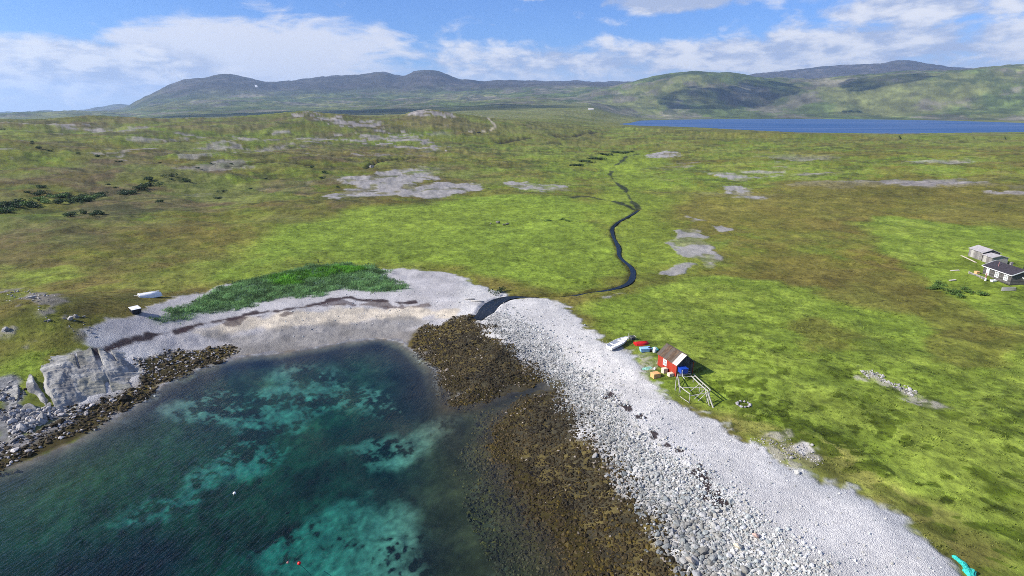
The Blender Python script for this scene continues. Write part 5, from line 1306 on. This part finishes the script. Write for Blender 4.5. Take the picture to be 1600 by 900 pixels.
def shed(loc, rz, w, l, he, hr, label, door_side=-1):
    root = empty('shed', loc, rz); tag(root, label, 'shed'); gable_walls(root, w, l, he, hr, M['shed'], M['shed'])
    s3 = (hr - he) / (w / 2); mb = MB(); o_ = .2
    sheet_slope(mb, -w / 2 - o_, he + .06 - s3 * o_, 0, hr + .06, -l / 2 - .2, l / 2 + .2, .05, .008, 40); sheet_slope(mb, 0, hr + .055, w / 2 + o_, he + .06 - s3 * o_, -l / 2 - .2, l / 2 + .2, .05, .008, 40)
    mb.build('roof', M['shedroof'], root)
    d_ = MB().box((-w / 2 - .025, l * .22, .95), (.05, .9, 1.8)).build('door', M['grey_wood'], root); MB().box((-w / 2 - .07, l * .22 - .35, .95), (.05, .05, .15)).build('handle', M['black'], d_)
    mb = MB()
    for s_ in (-1, 1): mb.bar((s_ * (w / 2 + o_), -l / 2 - .22, he - s3 * o_ - .02), (0, -l / 2 - .22, hr), .03, .12)
    mb.build('barge_board', M['grey_wood'], root)
    return root
shed((120.4, 141.2, zat(118, 141)), -.12, 4.0, 5.2, 2.1, 2.9, 'larger silver grey shed behind the dark cabin, further from the camera')
shed((119.4, 136.4, zat(118, 136)), -.05, 3.8, 3.0, 1.7, 2.2, 'smaller grey shed tucked between the larger shed and the dark cabin')
def board(nm, p, q_, w, h, mat_, label, cat='board'):
    p = Vector(p); q_ = Vector(q_); o0 = (p + q_) / 2; mb = MB(); mb.bar(p - o0, q_ - o0, w, h); o = mb.build(nm, mat_, None, bevel=.01); o.location = o0; return tag(o, label, cat)
def g3(x, y, dz=.05): return (x, y, zat(x, y) + dz)
p, q_ = SPOT['walk0'], SPOT['walk1']
board('plank', g3(p[0], p[1], .12), g3((p[0] + q_[0]) / 2, (p[1] + q_[1]) / 2, .12), .45, .06, M['cream'], 'far pale plank of the plank walk left of the sheds'); board('plank', g3((p[0] + q_[0]) / 2, (p[1] + q_[1]) / 2 - .1, .12), g3(q_[0], q_[1], .12), .45, .06, M['cream'], 'near pale plank of the plank walk, running towards the cabin')
p = SPOT['board1']; board('plank', g3(p[0] - .9, p[1] + .2, .15), g3(p[0] + .9, p[1] - .1, .12), .5, .10, M['palesheet'], 'pale board in the grass left of the cabin, the farther one')
p = SPOT['board2']; board('plank', g3(p[0] - .7, p[1], .15), g3(p[0] + .8, p[1] + .1, .12), .5, .10, M['palesheet'], 'pale board in the grass left of the cabin, the nearer one')
p = SPOT['slabs']
for k in range(4):
    board('plank', g3(p[0] - 1.8 + .5 * k, p[1] - .8 + .55 * k, .10 + .05 * k), g3(p[0] + 1.6 + .4 * k, p[1] - .4 + .5 * k, .10 + .05 * k), .28, .05, M['grey_wood'], 'weathered grey plank lying on the grass in front of the cabin gable')['group'] = 'planks before the cabin gable'

# ------------------------------------------------------------------ left shore, water and far things
p = at('tarp', .98); tb = empty('upturned_boat', p, R(-52)); tb.rotation_euler[1] = math.pi; tag(tb, 'white upturned boat on the turf above the left end of the beach', 'boat')
make_boat(tb, 4.1, 2.0, .95, M['tarp'], M['tarp'], M['white'], 2)
x, y, z = at('tarp', 0, -1.6, -1.3); tag(MB().bar((-.9, 0, .12), (.9, .1, .12), .25, .2).build('log', M['grey_wood'], None, bevel=.04), 'short grey log lying beside the white upturned boat', 'log').location = (x, y, z)
tub('fish_tub', at('box', -.05), R(-40), (1.7, 1.5, 1.0), M['black'], 'black tub with white lid at the left edge of the beach', 'tub', lid=M['white'], tilt=.12)
mb = MB(); x, y, z = SPOT['post']; tag(MB().tube([(0, 0, -.3), (.03, 0, .8)], [.16, .12], 8).build('post', M['black'], None), 'short dark post in the turf behind the tall green grass', 'post').location = (x, y, zat(x, y))
x, y, z = SPOT['postb']
me = rocks_mesh('erratic_boulder', np.array([x]), np.array([y]), np.array([1.6]), np.array([[.17, .16, .15]]), [sh2[5]], F2, sink=.1, seed=4); tag(link('erratic_boulder', me, stone_m), 'pale block at the left end of a dark ditch on the moor', 'rock')
hx_, hy_ = SPOT['fieldstone'][:2]
for k in range(6):
    X = np.array([hx_ + random.uniform(-4, 5)]); Y = np.array([hy_ + random.uniform(-2.5, 2.5)])
    me = rocks_mesh('field_boulder', X, Y, np.array([random.uniform(.35, .8)]), np.array([[.15, .145, .12]]), [sh2[k + 3]], F2, sink=.1, seed=k); tag(link('field_boulder', me, stone_m), 'dark stone of the little heap in the bright green meadow', 'stone', 'stones heaped in the meadow')

def buoy(loc, rad, mat_, label):
    root = empty('buoy', loc, random.uniform(0, 6)); tag(root, label, 'buoy')
    pr_ = [(-.9, .35), (-.7, .75), (-.3, 1), (.2, 1), (.6, .8), (.85, .45), (1.0, .2)]
    MB().tube([(0, 0, a * rad) for a, b in pr_], [b * rad for a, b in pr_], 14).build('float', mat_, root, True)
    MB().tube([(0, -.05 * k, rad + .0 + .10 * math.sin(k / 4 * math.pi)) for k in range(-2, 3)], .03, 6).build('eye', M['black'], root)
    MB().tube([(0, 0, -rad * .8), (.5, .3, -.25), (1.4, .8, -.6)], .025, 5).build('rope', M['black'], root)
    return root
buoy((-30.6, 53.3, .04), .17, M['white'], 'white mooring buoy afloat alone in the dark middle of the bay').rotation_euler = (1.2, 0, .5)
buoy((-19.8, 43.1, .05), .17, M['redp'], 'red mooring buoy afloat over the bright teal sand patch')
buoy((-20.9, 43.2, .04), .12, M['pink'], 'small faded pink float just left of the red buoy')

# teal net trailing along the shingle's edge
pts = [Vector(SPOT[k]) for k in ('net0', 'net1b', 'net2', 'net3')]; pts.append(pts[-1] + Vector((-.1, -1.3, 0))); pts.append(pts[-1] + Vector((.5, -1.2, 0)))
path_ = resample([tuple(p) for p in pts], .10)
n = len(path_); nk = 16; V = []; 
tg = np.gradient(path_[:, :2], axis=0); tg /= np.linalg.norm(tg, axis=1)[:, None]
for i in range(n):
    w_ = (.20 + .14 * vnoise(np.array([i * .12]), np.array([2.0]), 4)[0] + .22 * math.exp(-((i - n * .36) / (n * .06)) ** 2) + .25 * sstep(.6, 1, i / n)) * float(sstep(-.02, .06, i / n)) 
    for k in range(nk):
        a = math.pi * k / (nk - 1); lump = .75 + .5 * vnoise(np.array([i * .35]), np.array([k * .8]), 6)[0]
        x = path_[i, 0] - tg[i, 1] * math.cos(a) * w_ * 1.15 * lump; y = path_[i, 1] + tg[i, 0] * math.cos(a) * w_ * 1.15 * lump
        V.append((x, y, zat(path_[i, 0], path_[i, 1]) - .03 + math.sin(a) * w_ * .9 * lump))
V = np.array(V); ii = np.arange(n * nk).reshape(n, nk); Q = np.stack([ii[:-1, :-1], ii[:-1, 1:], ii[1:, 1:], ii[1:, :-1]], -1).reshape(-1, 4); o0 = V[0].copy()
me = np_mesh('fishing_net', V - o0, Q, False); attr_col(me, 'Col', np.array([.035, .46, .38]) * np.random.default_rng(1).uniform(.55, 1.35, (len(V), 1)))
o = link('fishing_net', me, M['teal']); o.location = o0; tag(o, 'bright turquoise fishing net trailing along the lower right grass edge', 'net')

# drift logs at the brook's mouth
for k, (dx, dy, a, l_) in enumerate(((-1.5, .6, .1, 2.2), (.2, -.6, -.15, 2.8))):
    x, y = SPOT['drift'][0] + dx, SPOT['drift'][1] + dy
    o = MB().tube([(-l_ / 2, 0, .12), (0, .06, .15), (l_ / 2, 0, .12)], [.12, .14, .10], 8).build('drift_log', M['grey_wood'], None, True); o.location = (x, y, zat(x, y)); o.rotation_euler[2] = a
    tag(o, ('grey drift log at the brook mouth, the farther and shorter of two', 'grey drift log at the brook mouth, the nearer and longer of two')[k], 'log')

# far: a dark car on the track and a white barn on the rise
x, y, z = SPOT['car']; car = empty('car', (x, y, zat(x, y)), .2); tag(car, 'dark car parked at the end of the pale track across the moor', 'car')
pf_ = [(-2.2, .45), (-2.2, .95), (-1.3, 1.05), (1.9, 1.05), (2.2, .85), (2.2, .45)]
MB().add([(a, s_ * .87, b) for s_ in (-1, 1) for a, b in pf_], [(5, 4, 3, 2, 1, 0), (6, 7, 8, 9, 10, 11)] + [(i, (i + 1) % 6, (i + 1) % 6 + 6, i + 6) for i in range(6)]).build('body', M['carp'], car, bevel=.08)
cb = [(-1.0, 1.0), (-.4, 1.6), (1.4, 1.6), (1.95, 1.0)]
MB().add([(a, s_ * (.8 if b < 1.3 else .68), b) for s_ in (-1, 1) for a, b in cb], [(3, 2, 1, 0), (4, 5, 6, 7)] + [(i, (i + 1) % 4, (i + 1) % 4 + 4, i + 4) for i in range(4)]).build('cabin_glass', M['glass'], car)
for i in (-1.35, 1.35):
    for j in (-.82, .82): MB().tube([(i, j - .1, .33), (i, j + .1, .33)], .33, 14).build('wheel', M['rubber'], car)
x, y, z = SPOT['whitehouse']; wh = empty('farm_building', (x, y, zat(x, y)), 1.45); tag(wh, 'tiny white building far off on the rise left of the lake', 'building')
gable_walls(wh, 8, 22, 3.6, 6.5, M['white'], M['white'], -.4)
mb = MB(); sheet_slope(mb, -4.4, 2.95, 0, 6.2, -11.3, 11.3, .15, 0, 2); sheet_slope(mb, 0, 6.19, 4.4, 2.95, -11.3, 11.3, .15, 0, 2); mb.build('roof', M['palesheet'], wh)
for y_ in (-7, -2.5, 2.5, 7): window(wh, -4, y_, 1.7, 1.6, 1.4, 'x', -1, ('white', 'glass'))

# ------------------------------------------------------------------ shrubs
leaf_m = attr_mat('leaves', rough=.6, spec=.3, translucent=.25)
def shrub_mesh(seed, n=420, tone=(.032, .062, .018)):
    q = np.random.default_rng(seed); lob = q.normal(0, .42, (7, 3)); lob[:, 2] = np.abs(lob[:, 2]) * .6 + .35; lr = q.uniform(.3, .5, 7)
    k = q.integers(0, 7, n); d_ = q.normal(size=(n, 3)); d_ /= np.linalg.norm(d_, axis=1)[:, None]
    P = lob[k] + d_ * (lr[k] * q.uniform(.55, 1.05, n))[:, None]; P[:, 2] = np.maximum(P[:, 2], .05)
    a = q.normal(size=(n, 3)); a /= np.linalg.norm(a, axis=1)[:, None]; b = np.cross(a, q.normal(size=(n, 3))); b /= np.linalg.norm(b, axis=1)[:, None]
    s_ = q.uniform(.06, .13, n)[:, None]
    V = np.stack([P - a * s_, P + b * s_ * .6, P + a * s_, P - b * s_ * .6], 1).reshape(-1, 3)
    me = np_mesh('foliage', V, np.arange(n * 4).reshape(n, 4), False)
    attr_col(me, 'Col', np.repeat(np.array(tone) * q.uniform(.5, 1.6, (n, 1)), 4, 0)); me.materials.append(leaf_m); return me
SM = [shrub_mesh(i) for i in range(4)]; SL = [shrub_mesh(i + 9, 420, (.085, .150, .030)) for i in range(3)]
stem = MB()
for k in range(6): a = k * 1.05; stem.tube([(0, 0, -.05), (math.cos(a) * .2, math.sin(a) * .2, .35), (math.cos(a) * .45, math.sin(a) * .45, .75)], [.05, .035, .02], 5)
tmp = stem.build('stems', M['rubber']); stem_me = tmp.data; bpy.data.objects.remove(tmp)
brm = simple_mat('shrub_bark', (.10, .075, .05), .9, .3, 5); stem_me.materials.clear(); stem_me.materials.append(brm)
def shrub(x, y, s_, label, group, hs=.7, crowns=None):
    r_ = empty('shrub', (x, y, zat(x, y)), random.uniform(0, 6.28)); r_.scale = (s_, s_, s_ * hs); tag(r_, label, 'shrub', group)
    for nm, me in (('foliage', random.choice(crowns or SM)), ('stems', stem_me)):
        c_ = bpy.data.objects.new(nm, me); COL.objects.link(c_); c_.parent = r_
    return r_
GL = [SPOT['shrub%d' % i] for i in (9, 0, 1, 2, 5, 3, 4, 6, 7, 8, 10, 11)]
for i, p in enumerate(GL):
    for k in range(5 if i < 10 else 3):
        j = min(i + 1, len(GL) - 1); f_ = random.random()
        x = p[0] + (GL[j][0] - p[0]) * f_ + random.gauss(0, 3.2); y = p[1] + (GL[j][1] - p[1]) * f_ + random.gauss(0, 3.2)
        shrub(x, y, random.uniform(1.3, 3.5), 'dark green shrub in the thicket along the gully on the left moor', 'shrubs in the left gully', .6, SM + SL[:1])
for i in (12, 13):
    for k in range(5): p = SPOT['shrub%d' % i]; shrub(p[0] + random.gauss(0, 5), p[1] + random.gauss(0, 4), random.uniform(1.2, 2.4), 'low shrub scattered on the slope beside the left gully', 'low shrubs beside the left gully')
for i in range(14, 20):
    for k in range(5): p = SPOT['shrub%d' % i]; shrub(p[0] + random.gauss(0, 4), p[1] + random.gauss(0, 2.5), random.uniform(1.4, 3.2), 'dark shrub in the row along the upper course of the brook', 'shrubs along the upper brook', .6)
for i in (23, 24):
    for k in range(6): p = SPOT['shrub%d' % i]; shrub(p[0] + random.gauss(0, 18), p[1] + random.gauss(0, 6), random.uniform(7, 11), 'dark green tree clump on the far side of the lake', 'far trees beyond the lake', 1.0)
for i in (27, 28, 29):
    for k in range(5): p = SPOT['shrub%d' % i]; shrub(p[0] + random.gauss(0, 1.8), p[1] + random.gauss(0, 1.6), random.uniform(.8, 1.5), 'low green shrub in the rank grass left of the cabin', 'low shrubs by the cabin', .5, SL)
p = SPOT['streambush']; shrub(p[0], p[1] + .5, 1.5, 'dark round shrub on the bank of the brook mouth', None, .8)
for k in range(70):                                          # willow scrub over the moor to the left
    t = random.uniform(-.95, -.28); d_ = random.uniform(230, 520); x, y = t * d_, d_
    if vnoise(np.array([x / 60]), np.array([y / 60]), 3)[0] > .50: shrub(x, y, random.uniform(1.0, 2.6), 'dwarf willow shrub dotted over the left moor slope', 'willow shrubs dotted over the left moor', .55)
for k in range(5): p = SPOT['shrub21']; shrub(p[0] + random.gauss(0, 2.5), p[1] + random.gauss(0, 2), random.uniform(.8, 1.6), 'dark green tuft of rank growth in the bright meadow', 'rank tufts in the meadow', .4, SL)

# ------------------------------------------------------------------ clouds overhead (out of the picture, throwing the shadows on the hills)
cloud_m, q, o_ = new_mat('cloud'); df = q.n('ShaderNodeBsdfDiffuse'); df.inputs[0].default_value = (.9, .9, .9, 1); trl = q.n('ShaderNodeBsdfTranslucent'); trl.inputs[0].default_value = (.9, .9, .92, 1)
mx = q.n('ShaderNodeMixShader'); mx.inputs[0].default_value = .5; q.t.links.new(df.outputs[0], mx.inputs[1]); q.t.links.new(trl.outputs[0], mx.inputs[2]); lw = q.n('ShaderNodeLayerWeight'); lw.inputs[0].default_value = .5; tp = q.n('ShaderNodeBsdfTransparent'); m2 = q.n('ShaderNodeMixShader')       # thin at the rim
q.put(m2.inputs[0], q.mr(lw.outputs['Facing'], .0, .75)); q.t.links.new(mx.outputs[0], m2.inputs[1]); q.t.links.new(tp.outputs[0], m2.inputs[2]); q.t.links.new(m2.outputs[0], o_.inputs[0])
def cloud(gx_, gy_, gz_, rx, ry, seed, rot=0.0, alt=1250.0):
    k = (alt - gz_) / sdir.z; c = (gx_ + sdir.x * k, gy_ + sdir.y * k, alt)
    V, F = ico(5); nrm = V.copy(); a = fbm(V[:, 0] * 1.0 + seed, V[:, 1] + V[:, 2] * .7, 1.3, 5, seed, .6)
    P = V * (.40 + 1.15 * a)[:, None]; P = P * np.array([rx, ry, min(rx, ry) * .45]); P[:, 2] = np.maximum(P[:, 2], -min(rx, ry) * .12)
    me = np_mesh('cloud', P, F, True); o = link('cloud', me, cloud_m); o.location = c; o.rotation_euler[2] = rot
    tag(o, kind='structure')
for k_, n_, rx_, ry_ in (('cs1', 3, 250, 170), ('cs1b', 4, 250, 150), ('cs1c', 9, 220, 140)): cloud(SPOT[k_][0], SPOT[k_][1], SPOT[k_][2], rx_, ry_, n_, .35)
cloud(SPOT['cs2'][0], SPOT['cs2'][1], 240, 300, 150, 5); cloud(SPOT['cs3b'][0] + 60, SPOT['cs3b'][1] + 60, 65, 560, 420, 6, .2); cloud(SPOT['cs4'][0] + 30, SPOT['cs4'][1] + 100, 30, 260, 260, 7)
cloud(SPOT['cs4b'][0] + 120, SPOT['cs4b'][1] + 150, 40, 420, 260, 8)

# ------------------------------------------------------------------ the air
hz_m, q, o_ = new_mat('haze'); pv = q.n('ShaderNodeVolumePrincipled'); pv.inputs['Color'].default_value = (.46, .67, 1.0, 1); pv.inputs['Density'].default_value = 6.5e-5; pv.inputs['Anisotropy'].default_value = .2
q.t.links.new(pv.outputs[0], o_.inputs['Volume'])
hz = MB().box((0, 0, 380), (33000, 33000, 800)).build('haze', hz_m); hz.visible_shadow = True
tag(hz, kind='stuff')
